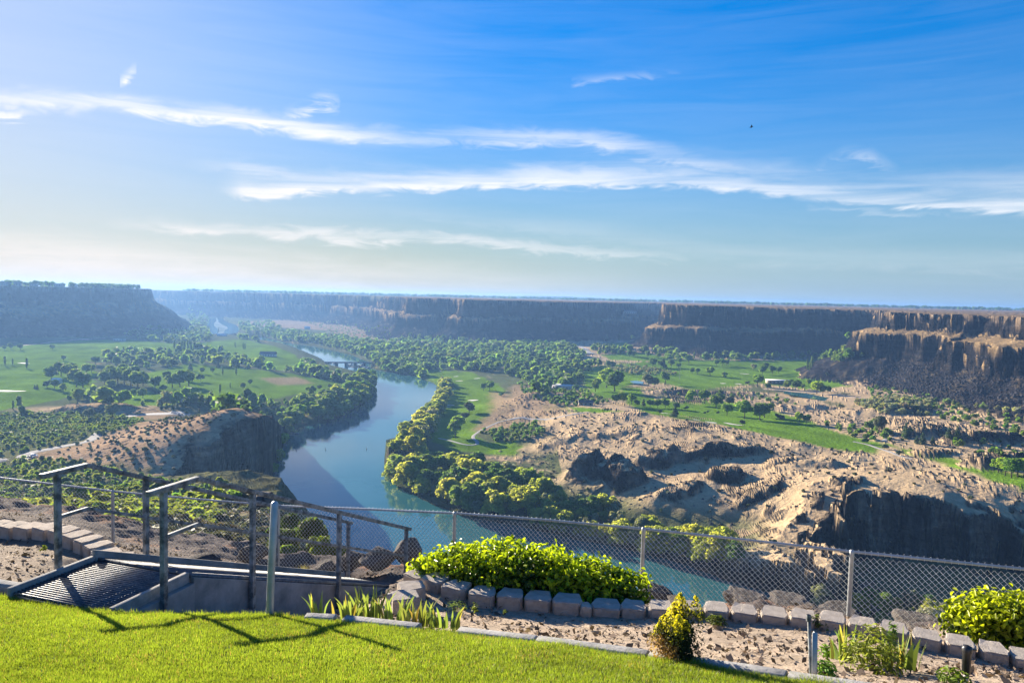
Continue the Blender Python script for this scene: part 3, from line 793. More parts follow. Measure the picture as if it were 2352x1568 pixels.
def crown(kind, seed, nq):
    """unit-height tree crown (0..1 in z); returns verts, quads, colour"""
    g = np.random.default_rng(seed)
    if kind in ('broad', 'willow', 'bush', 'lone'):
        K = {'broad': 26, 'willow': 26, 'bush': 9, 'lone': 24}[kind]
        z0 = {'broad': .16, 'willow': .04, 'bush': 0.0, 'lone': .26}[kind]
        rx = {'broad': .40, 'willow': .46, 'bush': .62, 'lone': .38}[kind]
        P = []; Rr = []
        for k in range(K):
            u = rand_unit(1, g)[0]; q = g.uniform(.25, 1) ** .5
            zc = z0 + (1 - z0) * (.52 + .40 * u[2] * q)
            w = rx * (0.62 if kind != 'lone' else .66)
            if k % 4 == 0: q *= 1.22
            P.append([u[0] * w * q * 1.08, u[1] * w * q * 1.08, zc])
            Rr.append(g.uniform(.07, .20) * (1.15 if kind == 'bush' else 1))
        if kind == 'willow':      # skirts hanging to the water
            for k in range(7):
                a = g.uniform(0, 6.28); P.append([math.cos(a) * rx * .72, math.sin(a) * rx * .72, g.uniform(.14, .3)]); Rr.append(g.uniform(.13, .2))
        P = np.array(P); Rr = np.array(Rr)
        P[:, 2] = np.clip(P[:, 2], z0 + Rr * .7, 1 - Rr * .75)
    elif kind == 'poplar':
        K = 12; zz = np.linspace(.10, .93, K)
        P = np.stack([g.normal(0, .018, K), g.normal(0, .018, K), zz], 1)
        Rr = .085 * np.sin(np.clip((zz - .02) / 1.0, 0, 1) * 3.0) ** .5 + .012
    elif kind == 'conifer':
        K = 16; zz = np.linspace(.08, .97, K)
        a = g.uniform(0, 6.28, K)
        rr = .24 * (1 - zz) + .01
        P = np.stack([np.cos(a) * rr * .45, np.sin(a) * rr * .45, zz], 1); Rr = rr * .8 + .03
    K = len(P)
    wts = Rr ** 2 / (Rr ** 2).sum()
    idx = g.choice(K, nq, p=wts)
    u = rand_unit(nq, g)
    u[:, 2] = np.where(u[:, 2] < -.5, -u[:, 2], u[:, 2])
    pos = P[idx] + u * Rr[idx][:, None] * g.uniform(.72, 1.08, nq)[:, None]
    if kind == 'willow':
        pos[:, 2] -= np.maximum(0, np.hypot(pos[:, 0], pos[:, 1]) - .3) * .35
        pos[:, 2] = np.maximum(pos[:, 2], .01)
    size = .075 * (700 / nq) ** .5
    if kind in ('poplar', 'conifer'): size *= .55
    tone = g.uniform(.75, 1.2, K)[idx]
    V, F = cards(pos, u, np.full(nq, size), g, .5, 1.1)
    tone = np.repeat(tone * g.uniform(.85, 1.15, nq), 4)
    C = np.stack([tone * (1 + .06 * (tone - 1)), tone, tone * .95], 1)
    return V, F, C

def tube(path, radii, k=6):
    path = np.asarray(path, float); V = []; F = []
    for i, p in enumerate(path):
        d = path[min(i + 1, len(path) - 1)] - path[max(i - 1, 0)]; d /= np.linalg.norm(d) + 1e-9
        a = np.cross(d, [.3, .9, .2] if abs(d[2]) > .8 else [0, 0, 1]); a /= np.linalg.norm(a)
        b = np.cross(d, a)
        for j in range(k):
            t = 2 * math.pi * j / k
            V.append(p + (a * math.cos(t) + b * math.sin(t)) * radii[i])
    for i in range(len(path) - 1):
        for j in range(k):
            F.append((i * k + j, i * k + (j + 1) % k, (i + 1) * k + (j + 1) % k, (i + 1) * k + j))
    return np.array(V), np.array(F)

def join(parts):
    V = []; F = []; o = 0
    for v, f in parts:
        V.append(np.asarray(v, float)); F.append(np.asarray(f) + o); o += len(v)
    return np.concatenate(V), np.concatenate(F)

def trunk(kind, seed):
    g = np.random.default_rng(seed + 99)
    top = {'broad': .55, 'willow': .5, 'bush': .35, 'lone': .6, 'poplar': .8, 'conifer': .9}[kind]
    ps = [tube([(0, 0, -.05), (.006, 0, .12), (.012, .01, top * .6), (.0, .01, top)], [.034, .026, .019, .007])]
    if kind in ('broad', 'willow', 'lone'):
        for k in range(5):
            a = g.uniform(0, 6.28); h = g.uniform(.2, .42); L = g.uniform(.16, .27)
            ps.append(tube([(.008, 0, h), (math.cos(a) * L * .5, math.sin(a) * L * .5, h + .11), (math.cos(a) * L, math.sin(a) * L, h + .27)], [.014, .009, .003], 5))
    return join(ps)

bark, T, B = new_mat('bark', 0.95, 0.1)
B.inputs['Base Color'].default_value = (.075, .058, .042, 1)
LEAF = dict(
    willow=leaf_mat('willow_leaf', (.300, .325, .080), .6),
    broad=leaf_mat('broad_leaf', (.125, .200, .052)),
    lone=leaf_mat('park_leaf', (.140, .240, .040)),
    dark=leaf_mat('dark_leaf', (.085, .100, .055), .25),
    pale=leaf_mat('pale_leaf', (.255, .265, .155), .3),
    poplar=leaf_mat('poplar_leaf', (.125, .195, .058)),
    conifer=leaf_mat('conifer_needle', (.062, .108, .050), .2),
    sage=leaf_mat('sage_leaf', (.135, .135, .095), .2),
    bush=leaf_mat('bush_leaf', (.170, .215, .060)),
    bright=leaf_mat('bright_leaf', (.185, .300, .040)),
)
LIB = {}
def lib(kind, leaf, var):
    key = (kind, leaf, var)
    if key not in LIB:
        nq = {'broad': 2000, 'willow': 2200, 'bush': 800, 'lone': 1800, 'poplar': 700, 'conifer': 1000}[kind]
        V, F, C = crown(kind, var * 13 + 5, nq)
        me = mesh_obj('crown', V, F, LEAF[leaf]).data; set_col(me, C)
        tv, tf = trunk(kind, var)
        mt_ = mesh_obj('trunk', tv, tf, bark, smooth=True).data
        for o in [o for o in COL.objects if o.data in (me, mt_)]: bpy.data.objects.remove(o)
        LIB[key] = (me, mt_)
    return LIB[key]

NTREE = [0]
def plant(kind, leaf, p, h, label, name='tree', cat='tree', group=None, wide=1.0):
    NTREE[0] += 1
    me, mt_ = lib(kind, leaf, NTREE[0] % (5 if kind in ('willow', 'broad', 'lone') else 3))
    e = empty(name, p, random.uniform(0, 6.28), label, cat, group)
    for nm, d in (('crown', me), ('trunk', mt_)):
        o = bpy.data.objects.new(nm, d); COL.objects.link(o); o.parent = e
    wide *= {'poplar': 1.0, 'conifer': 1.15}.get(kind, 1.2)
    e.scale = (h * wide, h * wide, h)
    return e

def scatter(poly, spacing, n_max=5000, seed=0, keep=None):
    """points spread over a ground outline"""
    g = np.random.default_rng(seed)
    P = np.asarray(poly); lo = P.min(0); hi = P.max(0)
    area = np.prod(hi - lo); n = int(min(400000, area / (spacing * spacing) * 2.2)) + 20
    q = lo + g.uniform(size=(n, 2)) * (hi - lo)
    q = q[sdist(P, q[:, 0], q[:, 1]) > 0]
    if keep is not None and len(q): q = q[keep(q)]
    cell = {}; out = []
    for a, b in q:
        i, j = int(a // spacing), int(b // spacing)
        ok = True
        for di in (-1, 0, 1):
            for dj in (-1, 0, 1):
                for (c, d) in cell.get((i + di, j + dj), ()):
                    if (a - c) ** 2 + (b - d) ** 2 < spacing * spacing * .72: ok = False
        if ok:
            cell.setdefault((i, j), []).append((a, b)); out.append((a, b))
            if len(out) >= n_max: break
    if not out: return np.zeros((0, 3))
    out = np.array(out)
    return np.column_stack([out, np.maximum(land(out[:, 0], out[:, 1]), WZ)])

ORD = ['leftmost', 'second', 'third', 'fourth', 'fifth', 'sixth', 'seventh', 'eighth', 'ninth', 'tenth', 'eleventh', 'twelfth', 'thirteenth', 'fourteenth']
def ordinal(i, n):
    if i == 0: return 'leftmost'
    if i == n - 1: return 'rightmost'
    return ORD[i] + ' from left'

def row(items, place, group, org, sc):
    """single trees read off an enlarged crop: (x, y of the foot, height, kind, leaf)"""
    items = sorted(items)
    px = [(org[0] + it[0] * sc, org[1] + it[1] * sc) for it in items]
    W = hits(px)
    n = len(items)
    for i, (it, w) in enumerate(zip(items, W)):
        kind, leaf = it[3], it[4]
        dist = w[1]
        h = it[2] * sc / FOC * dist * 1.02
        nm = {'poplar': 'poplar_tree', 'conifer': 'conifer_tree', 'bush': 'bush', 'willow': 'willow_tree'}.get(kind, 'tree')
        word = {'poplar': 'narrow poplar', 'conifer': 'pointed conifer', 'bush': 'rounded bush', 'willow': 'spreading willow'}.get(kind, 'round tree')
        tone = {'dark': 'dark ', 'bright': 'bright green ', 'pale': 'pale grey green '}.get(leaf, '')
        plant(kind, leaf, w, h, f'{tone}{word} {place}, {ordinal(i, n)}', nm, 'bush' if kind == 'bush' else 'tree', group, it[5] if len(it) > 5 else 1.0)

C1, C2, C3, C4 = (0, 612.8), (583.6, 612.8), (1167.3, 612.8), (1750.9, 612.8)
S1 = .2506; S4 = .2556
C1b, C2b, C3b, C4b = (0, 992.2), (583.6, 992.2), (1167.3, 992.2), (1750.9, 992.2); Sb = .2606
L, PO, CO, BU, BR, WI = ('lone', 'lone'), ('poplar', 'poplar'), ('conifer', 'conifer'), ('bush', 'bush'), ('broad', 'broad'), ('willow', 'willow')
row([(2105, 1135, 75, *L), (2160, 1140, 100, *L), (1970, 1345, 100, 'lone', 'dark', 1.2), (1930, 1400, 65, 'lone', 'dark', 1.35), (1845, 1560, 185, *L), (2265, 1185, 55, 'bush', 'broad', .8)],
    'on the riverside fairway', 'trees on the riverside fairway', C2, S1)
row([(600, 1125, 42, 'lone', 'dark', 1.2), (690, 1112, 40, 'lone', 'dark', 1.1), (530, 1178, 90, 'bush', 'broad', .9)], 'on the small fairway of the left bank', 'trees on the small left fairway', C2, S1)
row([(450, 965, 75, *BR), (530, 985, 95, *BR), (585, 960, 60, *BR), (735, 958, 62, 'broad', 'broad', 1.2), (625, 922, 85, 'lone', 'bright'), (700, 930, 50, *BR), (490, 880, 60, 'lone', 'bright')],
    'at the near end of the golf course', 'trees at the near end of the golf course', C3, S1)
row([(1325, 918, 85, *BR), (1425, 922, 85, *CO), (1400, 920, 70, *BR), (1495, 920, 72, *BR), (1560, 930, 52, 'lone', 'lone'), (1685, 978, 55, *BR), (1735, 985, 58, 'lone', 'lone'), (1655, 888, 85, 'lone', 'bright'), (1575, 890, 60, 'lone', 'lone'), (920, 920, 60, *BR), (960, 920, 55, *BR)],
    'along the upper fairway', 'trees along the upper fairway', C3, S1)
row([(1910, 908, 62, 'lone', 'bright'), (1960, 905, 66, 'lone', 'bright'), (2000, 905, 60, *BR), (1850, 995, 78, 'lone', 'lone', 1.1), (1975, 1015, 52, 'bush', 'broad'), (2250, 950, 62, 'lone', 'pale'), (2330, 985, 85, *BR), (2190, 1075, 42, 'bush', 'dark'), (2285, 1100, 120, 'lone', 'bright', 1.1)],
    'on the far fairway under the dark cliff', 'trees on the far fairway', C3, S1)
row([(1030, 808, 58, *BR), (1110, 822, 60, *BR), (1280, 828, 62, *BR), (1150, 820, 50, *BR), (1380, 835, 50, *BR), (900, 790, 60, *CO), (1020, 672, 60, *CO), (905, 672, 55, *CO), (1140, 672, 45, *BR)],
    'below the cliff promontory', 'trees below the promontory', C3, S1)
row([(1440, 1072, 112, 'lone', 'lone'), (1280, 1112, 125, 'lone', 'pale'), (1345, 1102, 95, *BR), (800, 1142, 115, *BR), (975, 1142, 190, *BR), (900, 1105, 170, 'broad', 'bright'), (1010, 1060, 115, 'broad', 'bright'), (1050, 1262, 112, *L), (985, 1262, 105, *L), (1130, 1262, 95, 'lone', 'bright')],
    'in the tall clump across the middle fairway', 'trees of the middle clump', C3, S1)
row([(1665, 1258, 125, 'lone', 'bright', .9), (1800, 1252, 122, 'lone', 'lone', 1.1), (1905, 1292, 135, *BR), (2005, 1362, 112, 'lone', 'bright'), (2165, 1392, 165, 'lone', 'bright', .9), (2305, 1402, 155, *BR), (2030, 1272, 92, 'broad', 'dark')],
    'along the lower fairway', 'trees along the lower fairway', C3, S1)
row([(1525, 1372, 92, 'conifer', 'conifer', 1.5), (1395, 1342, 36, 'bush', 'conifer'), (1800, 1347, 32, 'bush', 'conifer', .9), (1830, 1337, 22, 'bush', 'conifer', .9), (1920, 1352, 32, 'bush', 'conifer', .9), (2145, 1457, 58, 'lone', 'dark'), (1180, 1278, 62, *BR), (1240, 1275, 70, *CO), (1300, 1285, 75, *BR), (1370, 1292, 82, *BR), (1440, 1292, 85, *BR), (1540, 1305, 70, *BR), (1620, 1312, 42, 'bush', 'broad', 1.3)],
    'in the dark row above the hill crest', 'dark trees above the hill crest', C3, S1)
row([(30, 922, 62, *BR), (90, 962, 75, *BR), (145, 955, 62, *BR), (405, 922, 92, *PO), (445, 910, 105, *PO), (425, 930, 70, *PO), (585, 978, 32, 'bush', 'dark'), (675, 1052, 42, 'lone', 'dark'), (707, 1057, 42, 'bush', 'conifer')],
    'on the last green before the scree', 'trees on the last green', C4, S4)
row([(490, 1142, 112, 'lone', 'bright', 1.1), (545, 1142, 82, *BR), (590, 1132, 62, *BR), (215, 1102, 85, *BR), (300, 1102, 85, *BR), (50, 1102, 62, *BR), (415, 1065, 62, *BR), (360, 1100, 55, *BR), (260, 1060, 50, *BR)],
    'around the low clubhouse', 'trees around the clubhouse', C4, S4)
row([(330, 1405, 100, 'lone', 'bright', .9), (395, 1407, 82, 'lone', 'lone', .9), (155, 1370, 72, 'bush', 'dark'), (20, 1352, 135, *BR), (70, 1300, 85, 'lone', 'bright')], 'beside the lower fairway bend', 'trees by the fairway bend', C4, S4)
row([(1050, 1492, 155, 'broad', 'dark', .8), (960, 1472, 95, *BR), (1290, 1502, 105, *CO), (1000, 1452, 92, *BR), (1310, 1500, 60, 'bush', 'broad'), (700, 1272, 62, 'bush', 'pale')], 'among rocks beyond the lower fairway', 'trees among the rocks', C4, S4)
row([(2080, 357, 132, 'lone', 'bright'), (2140, 382, 152, 'lone', 'bright'), (2195, 402, 165, 'lone', 'bright'), (2250, 395, 165, 'lone', 'lone'), (2305, 395, 175, 'lone', 'bright')], 'at the right end of the fairway', 'bright trees at the fairway end', C4b, Sb)
row([(905, 102, 50, 'bush', 'broad', 1.2), (1080, 152, 70, 'bush', 'conifer', .8), (1205, 202, 42, 'bush', 'conifer'), (1265, 55, 90, *CO), (1410, 105, 105, *CO), (1360, 100, 70, *CO), (1500, 112, 75, *CO), (1725, 150, 95, 'bush', 'broad', .8), (1640, 50, 95, *CO), (1720, 45, 95, *CO)],
    'beside the cart path of the lower fairway', 'evergreens beside the cart path', C4b, Sb)
row([(875, 897, 85, *BR), (1070, 907, 85, *BR), (185, 762, 58, *BR), (100, 757, 58, *BR), (40, 762, 44, *BR), (480, 760, 50, *BR), (580, 860, 55, *BR)], 'alone on the far left fairway', 'single trees on the left fairway', C1, S1)
row([(45, 902, 86, *PO), (115, 897, 58, *PO), (245, 927, 92, *PO), (178, 1312, 135, 'poplar', 'poplar', 1.6), (120, 1307, 85, *PO), (340, 1122, 46, *CO), (318, 1117, 40, *CO), (205, 1350, 80, *BR)], 'on the nearest left fairway', 'upright trees on the left fairway', C1, S1)
row([(430, 1105, 95, 'bush', 'conifer', .8), (470, 1040, 130, *BR), (560, 1000, 130, *BR), (640, 1030, 150, *BR), (700, 1100, 160, *BR), (760, 1110, 150, *BR), (790, 980, 95, *BR), (580, 1140, 70, 'bush', 'broad'), (500, 1115, 80, *BR), (650, 990, 110, *BR), (840, 970, 80, *BR)],
    'in the dark grove on the left fairway', 'trees of the first dark grove', C1, S1)
row([(960, 1080, 120, *BR), (1010, 1060, 150, *BR), (1080, 1075, 165, *BR), (1140, 1080, 160, *BR), (1200, 1090, 150, *BR), (1260, 1110, 160, *BR), (1310, 1090, 130, *BR), (1120, 1000, 110, *BR), (1230, 1020, 120, *BR), (1020, 1120, 90, *BR), (1000, 960, 60, *BR)],
    'in the middle grove on the left bank', 'trees of the middle grove', C1, S1)
row([(1420, 1120, 120, *BR), (1580, 1110, 140, *BR), (1650, 1100, 150, *BR), (1730, 1090, 140, *BR), (1700, 1040, 100, *BR), (1530, 1040, 90, *BR), (1500, 1140, 60, 'bush', 'broad'), (1840, 1050, 70, 'bush', 'broad')],
    'in the third grove on the left bank', 'trees of the third grove', C1, S1)
row([(1530, 1270, 145, 'willow', 'pale', .95), (1035, 1392, 145, 'lone', 'pale', 1.0), (815, 1402, 105, 'lone', 'pale'), (710, 1252, 135, *BR), (1030, 1242, 112, *BR), (1310, 1205, 95, *BR), (1220, 1200, 80, *BR), (640, 1240, 70, *BR), (1170, 1450, 70, 'bush', 'broad'), (880, 1220, 60, 'bush', 'broad')],
    'near the gravel lot on the left', 'trees near the gravel lot', C1, S1)
row([(1705, 1267, 62, *CO), (1750, 1257, 52, *CO), (1790, 1247, 52, *CO), (1830, 1240, 45, *CO), (1480, 1312, 58, *CO), (1522, 1302, 52, *CO), (1580, 1312, 62, *CO), (1627, 1302, 62, *CO)], 'in the short row by the white house', 'small evergreens by the white house', C1, S1)
row([(2015, 1162, 88, *PO), (1745, 952, 75, *CO), (2000, 927, 58, *CO), (2040, 992, 72, *PO), (2165, 992, 75, *PO), (1850, 977, 62, *BR), (1945, 970, 50, *BR), (2110, 1110, 50, *PO), (2225, 1120, 60, *BR), (2290, 1080, 50, *BR)], 'on the dry rough of the left bank', 'scattered trees on the dry rough', C1, S1)
row([(1380, 865, 82, *BR), (1470, 855, 78, *BR), (1520, 892, 62, *BR), (1555, 855, 70, *BR), (1760, 833, 55, *BR), (1820, 833, 55, *BR), (1960, 852, 62, *BR), (2120, 892, 65, *BR), (1855, 877, 48, *BR), (1640, 840, 60, *BR)], 'along the middle left fairway', 'trees along the middle left fairway', C1, S1)
row([(1600, 770, 85, *PO), (1640, 775, 90, *PO), (1665, 770, 85, *PO), (1690, 775, 92, *PO), (1720, 770, 92, *PO), (1750, 772, 90, *PO), (1780, 775, 92, *PO), (1820, 775, 80, *PO), (1840, 775, 80, *PO), (2155, 740, 55, *PO), (2230, 755, 58, *PO), (2245, 757, 55, *PO)], 'in the row beyond the left fairways', 'poplar row', C1, S1)
row([(182 / Sb, (1150 - 992.2) / Sb, 150, *BU), (266 / Sb, (1150 - 992.2) / Sb, 120, *BU), (360 / Sb, (1135 - 992.2) / Sb, 110, *BU), (503 / Sb, (1130 - 992.2) / Sb, 130, *BU), (60 / Sb, (1120 - 992.2) / Sb, 100, *BU), (120 / Sb, (1135 - 992.2) / Sb, 110, *BU), (440 / Sb, (1125 - 992.2) / Sb, 70, 'bush', 'broad'), (310 / Sb, (1160 - 992.2) / Sb, 80, 'bush', 'broad'), (225 / Sb, (1125 - 992.2) / Sb, 70, 'bush', 'broad')],
    'at the foot of the near slope', 'bushes at the foot of the near slope', C1b, Sb)

# belts of trees too alike to tell apart: every tree its own object
def belt(px, spacing, hlo, hhi, kinds, label, group, name='tree', nmax=150, seed=0):
    P = wpoly(px)
    keep = lambda q: land(q[:, 0], q[:, 1]) > WZ - .6
    pts = scatter(P, spacing, nmax, seed, keep)
    for p in pts:
        k, lf, w = random.choice(kinds)
        plant(k, lf, p, random.uniform(hlo, hhi), label, name, 'tree', group, w)
    return len(pts)

A_OUT = [(1012, 878), (1014, 905), (994, 940), (958, 977), (912, 1030), (892, 1065), (900, 1093), (935, 1126), (990, 1155), (1060, 1181), (1180, 1201), (1300, 1228), (1480, 1266), (1650, 1318), (1800, 1368), (1930, 1414)]
A_IN = [(1950, 1385), (1800, 1324), (1650, 1270), (1500, 1214), (1400, 1188), (1330, 1178), (1240, 1130), (1150, 1105), (1080, 1085), (1010, 1070), (965, 1040), (980, 1000), (1003, 965), (1018, 935), (1032, 905), (1028, 880)]
WK = [('willow', 'willow', 1.0), ('willow', 'willow', 1.1), ('broad', 'willow', 1.1), ('willow', 'willow', .9), ('willow', 'pale', .9), ('broad', 'broad', 1.0)]
belt(A_OUT[:7] + A_IN[10:], 7.5, 8, 17, WK, 'yellow green willow in the dense belt between river and riverside fairway', 'willows along the inner river bend', 'willow_tree', 90, 1)
belt(A_OUT[6:11] + A_IN[4:11], 8.0, 8, 20, WK + [('broad', 'broad', 1.1)], 'tall willow in the bushy grove on the right river bank', 'willows in the bank grove', 'willow_tree', 110, 2)
belt(A_OUT[10:] + A_IN[:5], 7.0, 6, 15, WK, 'willow hanging over the water below the dry hill', 'willows below the dry hill', 'willow_tree', 130, 3)
belt([(856, 880), (854, 906), (838, 931), (797, 954), (757, 971), (690, 983), (655, 990), (640, 978), (680, 945), (740, 922), (790, 903), (815, 890), (832, 868)], 9.0, 10, 21,
     [('broad', 'broad', 1.1), ('willow', 'willow', 1.0), ('broad', 'bright', 1.0), ('broad', 'broad', 1.2)], 'large leafy tree in the dense grove at the left river bend', 'grove at the left river bend', 'tree', 80, 4)
belt([(622, 1075), (622, 1000), (640, 990), (655, 1003), (650, 1060)], 6.5, 8, 13, [('willow', 'willow', 1.0), ('broad', 'bright', 1.0)], 'green tree at the water below the dark bluff', 'trees below the dark bluff', 'tree', 14, 5)
belt([(1960, 1420), (2000, 1395), (2080, 1400), (2160, 1420), (2250, 1450), (2250, 1480), (2100, 1470)], 7, 6, 11, [('willow', 'willow', 1.0), ('willow', 'pale', 1.0), ('broad', 'broad', 1.0)], 'bushy tree on the bank below the rock face', 'trees below the rock face', 'tree', 30, 6)

# farther woods and scrub: one mass each
def many(name, pts, heights, kind, leaf, label, cat, nq=60, wide=1.0, nvar=5, seed=0, tone=.25):
    if len(pts) == 0: return
    g = np.random.default_rng(seed)
    ks = kind.split('+')
    nvar = max(nvar, len(ks))
    tmpl = [crown(ks[k % len(ks)], 300 + k, nq) for k in range(nvar)]
    slim = [.45 if ks[k % len(ks)] == 'poplar' else 1.0 for k in range(nvar)]
    Vs = []; Fs = []; Cs = []; off = 0
    which = g.integers(0, nvar, len(pts))
    for k in range(nvar):
        V, F, C = tmpl[k]
        m = which == k; P = pts[m]; Hh = heights[m]; n = len(P)
        if n == 0: continue
        a = g.uniform(0, 6.28, n); ca = np.cos(a)[:, None]; sa = np.sin(a)[:, None]
        w = (wide * slim[k] ** 0 * g.uniform(.7, 1.4, n) * Hh)[:, None]
        X = (V[None, :, 0] * ca - V[None, :, 1] * sa) * w + P[:, 0:1]
        Y = (V[None, :, 0] * sa + V[None, :, 1] * ca) * w + P[:, 1:2]
        Z = V[None, :, 2] * Hh[:, None] + P[:, 2:3]
        Vs.append(np.stack([X, Y, Z], -1).reshape(-1, 3))
        Fs.append((F[None] + (np.arange(n) * len(V))[:, None, None]).reshape(-1, F.shape[1]) + off); off += n * len(V)
        tn = g.uniform(1 - tone, 1 + tone, n)[:, None, None] * (1 + g.normal(0, .07, (n, 1, 3)))
        Cs.append((C[None] * tn).reshape(-1, 3))
    o = mesh_obj(name, np.concatenate(Vs), np.concatenate(Fs), LEAF[leaf])
    set_col(o.data, np.concatenate(Cs))
    return tag(o, label, cat, kind='stuff')

def mass(name, polys, hlo, hhi, kind, leaf, label, cat, nq=60, wide=1.0, nmax=3000, seed=0, extra=None, tone=.3):
    A = []
    for i, (px, sp) in enumerate(polys):
        P = wpoly(px)
        A.append(scatter(P, sp, nmax, seed + i, (lambda q: (land(q[:, 0], q[:, 1]) > WZ - .3)) if extra is None else extra))
    pts = np.concatenate(A)
    g = np.random.default_rng(seed)
    return many(name, pts, g.uniform(hlo, hhi, len(pts)), kind, leaf, label, cat, nq, wide, seed=seed, tone=tone)

GLINT = [tuple(at_z(px, py, -138)[:2]) for px, py in [(482, 806), (552, 806), (545, 727), (486, 727)]]
def off_green(q):
    ok = (land(q[:, 0], q[:, 1]) > WZ - .3) & (sdist(GLINT, q[:, 0], q[:, 1]) < 0)
    for P in GREENS: ok &= sdist(P, q[:, 0], q[:, 1]) < -1
    return ok

mass('far_woods', [
    ([(620, 806), (680, 828), (722, 846), (755, 860), (800, 871), (822, 880), (805, 890), (740, 880), (690, 864), (640, 838), (590, 812)], 12),
    ([(860, 836), (875, 857), (945, 864), (1010, 870), (1010, 850), (950, 832)], 10),
    ([(560, 768), (640, 780), (720, 790), (800, 808), (880, 836), (960, 848), (1010, 848), (1150, 855), (1210, 875), (1230, 905), (1300, 890), (1340, 870), (1330, 840), (1340, 812), (1300, 792), (1200, 790), (1100, 780), (1000, 775), (940, 775), (880, 790), (820, 782), (740, 772), (640, 762)], 13),
    ([(1340, 870), (1420, 850), (1430, 838), (1340, 840)], 14),
    ([(270, 760), (420, 755), (480, 760), (560, 770), (600, 790), (540, 800), (430, 790), (330, 780)], 22),
    ([(430, 705), (472, 705), (484, 735), (472, 760), (440, 745)], 30),
    ([(545, 745), (620, 738), (650, 758), (560, 768)], 30),
    ([(230, 790), (300, 785), (420, 800), (520, 805), (440, 835), (330, 850), (260, 845), (210, 820), (130, 800)], 24),
    ([(600, 815), (680, 840), (740, 875), (680, 872), (600, 850), (520, 825)], 20),
    ([(1500, 805), (1600, 822), (1750, 822), (1900, 815), (1960, 800), (1990, 810), (1960, 835), (1900, 828), (1750, 832), (1560, 830), (1500, 818)], 13),
    ([(1360, 800), (1440, 806), (1500, 812), (1560, 826), (1440, 822), (1370, 815)], 12),
    ([(1390, 845), (1470, 840), (1500, 855), (1440, 865), (1390, 865)], 10),
    ([(300, 770), (430, 760), (560, 775), (620, 800), (660, 830), (560, 860), (430, 850), (330, 850), (240, 820)], 27),
    ([(430, 850), (560, 850), (690, 880), (660, 910), (540, 905), (430, 880)], 27),
    ([(100, 895), (230, 905), (340, 915), (430, 915), (560, 925), (640, 930), (600, 945), (420, 935), (250, 930), (150, 915)], 12),
], 5, 15, 'broad+lone+willow+bush+broad+lone+conifer+poplar', 'broad', 'far off dark green woods and thickets on the valley floor', 'woods', 80, 1.15, 4000, 31, off_green, .45)
mass('pale_thicket', [([(1960, 925), (2060, 915), (2160, 930), (2130, 955), (2010, 950)], 6), ([(2050, 910), (2330, 945), (2450, 990), (2300, 960), (2150, 925)], 9), ([(1400, 835), (1500, 845), (1560, 862), (1480, 862), (1390, 852)], 9), ([(1060, 1060), (1180, 1075), (1230, 1100), (1150, 1105), (1070, 1085)], 5)],
     3, 6, 'bush', 'pale', 'pale grey green thicket of scrub below the dark scree', 'thicket', 60, 1.1, 900, 41)
mass('green_scrub', [([(1100, 990), (1230, 975), (1260, 995), (1190, 1015), (1130, 1012)], 5), ([(1880, 970), (2000, 985), (2100, 1010), (2050, 1020), (1950, 1005)], 11), ([(2000, 890), (2120, 905), (2350, 960), (2350, 1000), (2150, 960), (1990, 910)], 11),
                     ([(1190, 880), (1330, 890), (1400, 925), (1300, 935), (1220, 915)], 8), ([(2130, 1010), (2352, 1000), (2352, 1060), (2250, 1040)], 14), ([(1480, 890), (1800, 910), (1830, 930), (1540, 905)], 12),
                     ([(460, 930), (560, 920), (640, 925), (700, 915), (660, 960), (600, 950)], 9), ([(700, 735), (900, 752), (930, 772), (860, 790), (760, 765)], 24)],
     2, 5, 'bush', 'broad', 'low green scrub between rocks and fairways', 'scrub', 45, 1.1, 900, 43, off_green)
mass('left_scrub', [([(-60, 955), (60, 948), (200, 945), (330, 965), (300, 985), (215, 1000), (150, 1020), (60, 1038), (-60, 1050)], 5.0), ([(-60, 1075), (120, 1055), (250, 1080), (330, 1100), (420, 1112), (520, 1130), (560, 1150), (300, 1160), (-60, 1150)], 4.5)],
     1.4, 3.2, 'bush', 'bush', 'olive green scrub on the left valley floor', 'scrub', 40, 1.2, 3000, 47)
mass('sage_brush', [([(90, 1060), (210, 1005), (300, 985), (440, 945), (560, 945), (420, 1010), (400, 1090), (330, 1085), (180, 1065)], 7.5)],
     .9, 2.0, 'bush', 'dark', 'dark sage bushes dotting the bluff slope', 'sage brush', 30, 1.3, 1500, 53)
mass('hill_brush', [([(1200, 930), (1350, 955), (1600, 985), (1850, 1005), (2100, 1075), (2352, 1150), (2352, 1200), (2200, 1150), (1975, 1095), (1880, 1230), (1750, 1250), (1500, 1200), (1250, 1100)], 13), ([(1850, 935), (2352, 1000), (2352, 1080), (2100, 1040)], 10)],
     .7, 1.9, 'bush', 'dark', 'sparse dark brush on the dry grass hill', 'brush', 30, 1.3, 1800, 59, off_green)
# near slope
g_ = np.random.default_rng(61)
def near_slope():
    n = 26000
    d = np.exp(g_.uniform(math.log(17), math.log(300), n)); a = g_.uniform(R(-46), R(-6), n)
    x = np.sin(a) * d; y = np.cos(a) * d
    _, M = land(x, y, True)
    k = M['spur'] & (fbm(x, y, 22, 3, 71) + g_.normal(0, .22, n) > .08)
    x, y, d = x[k], y[k], d[k]
    return np.column_stack([x, y, land(x, y) - .05]), np.clip(.28 + .0065 * d, .25, 1.5) * g_.uniform(.6, 1.3, len(x))
ns_p, ns_h = near_slope()
_h = len(ns_p) // 3
_gr = (np.hypot(ns_p[:, 0], ns_p[:, 1]) > 90) & (ns_p[:, 0] < -.40 * ns_p[:, 1])
many('slope_sage', ns_p[~_gr][:7000], ns_h[~_gr][:7000], 'bush', 'sage', 'grey sage covering the near slope behind the fence', 'sage brush', 34, 1.3, seed=5, tone=.4)
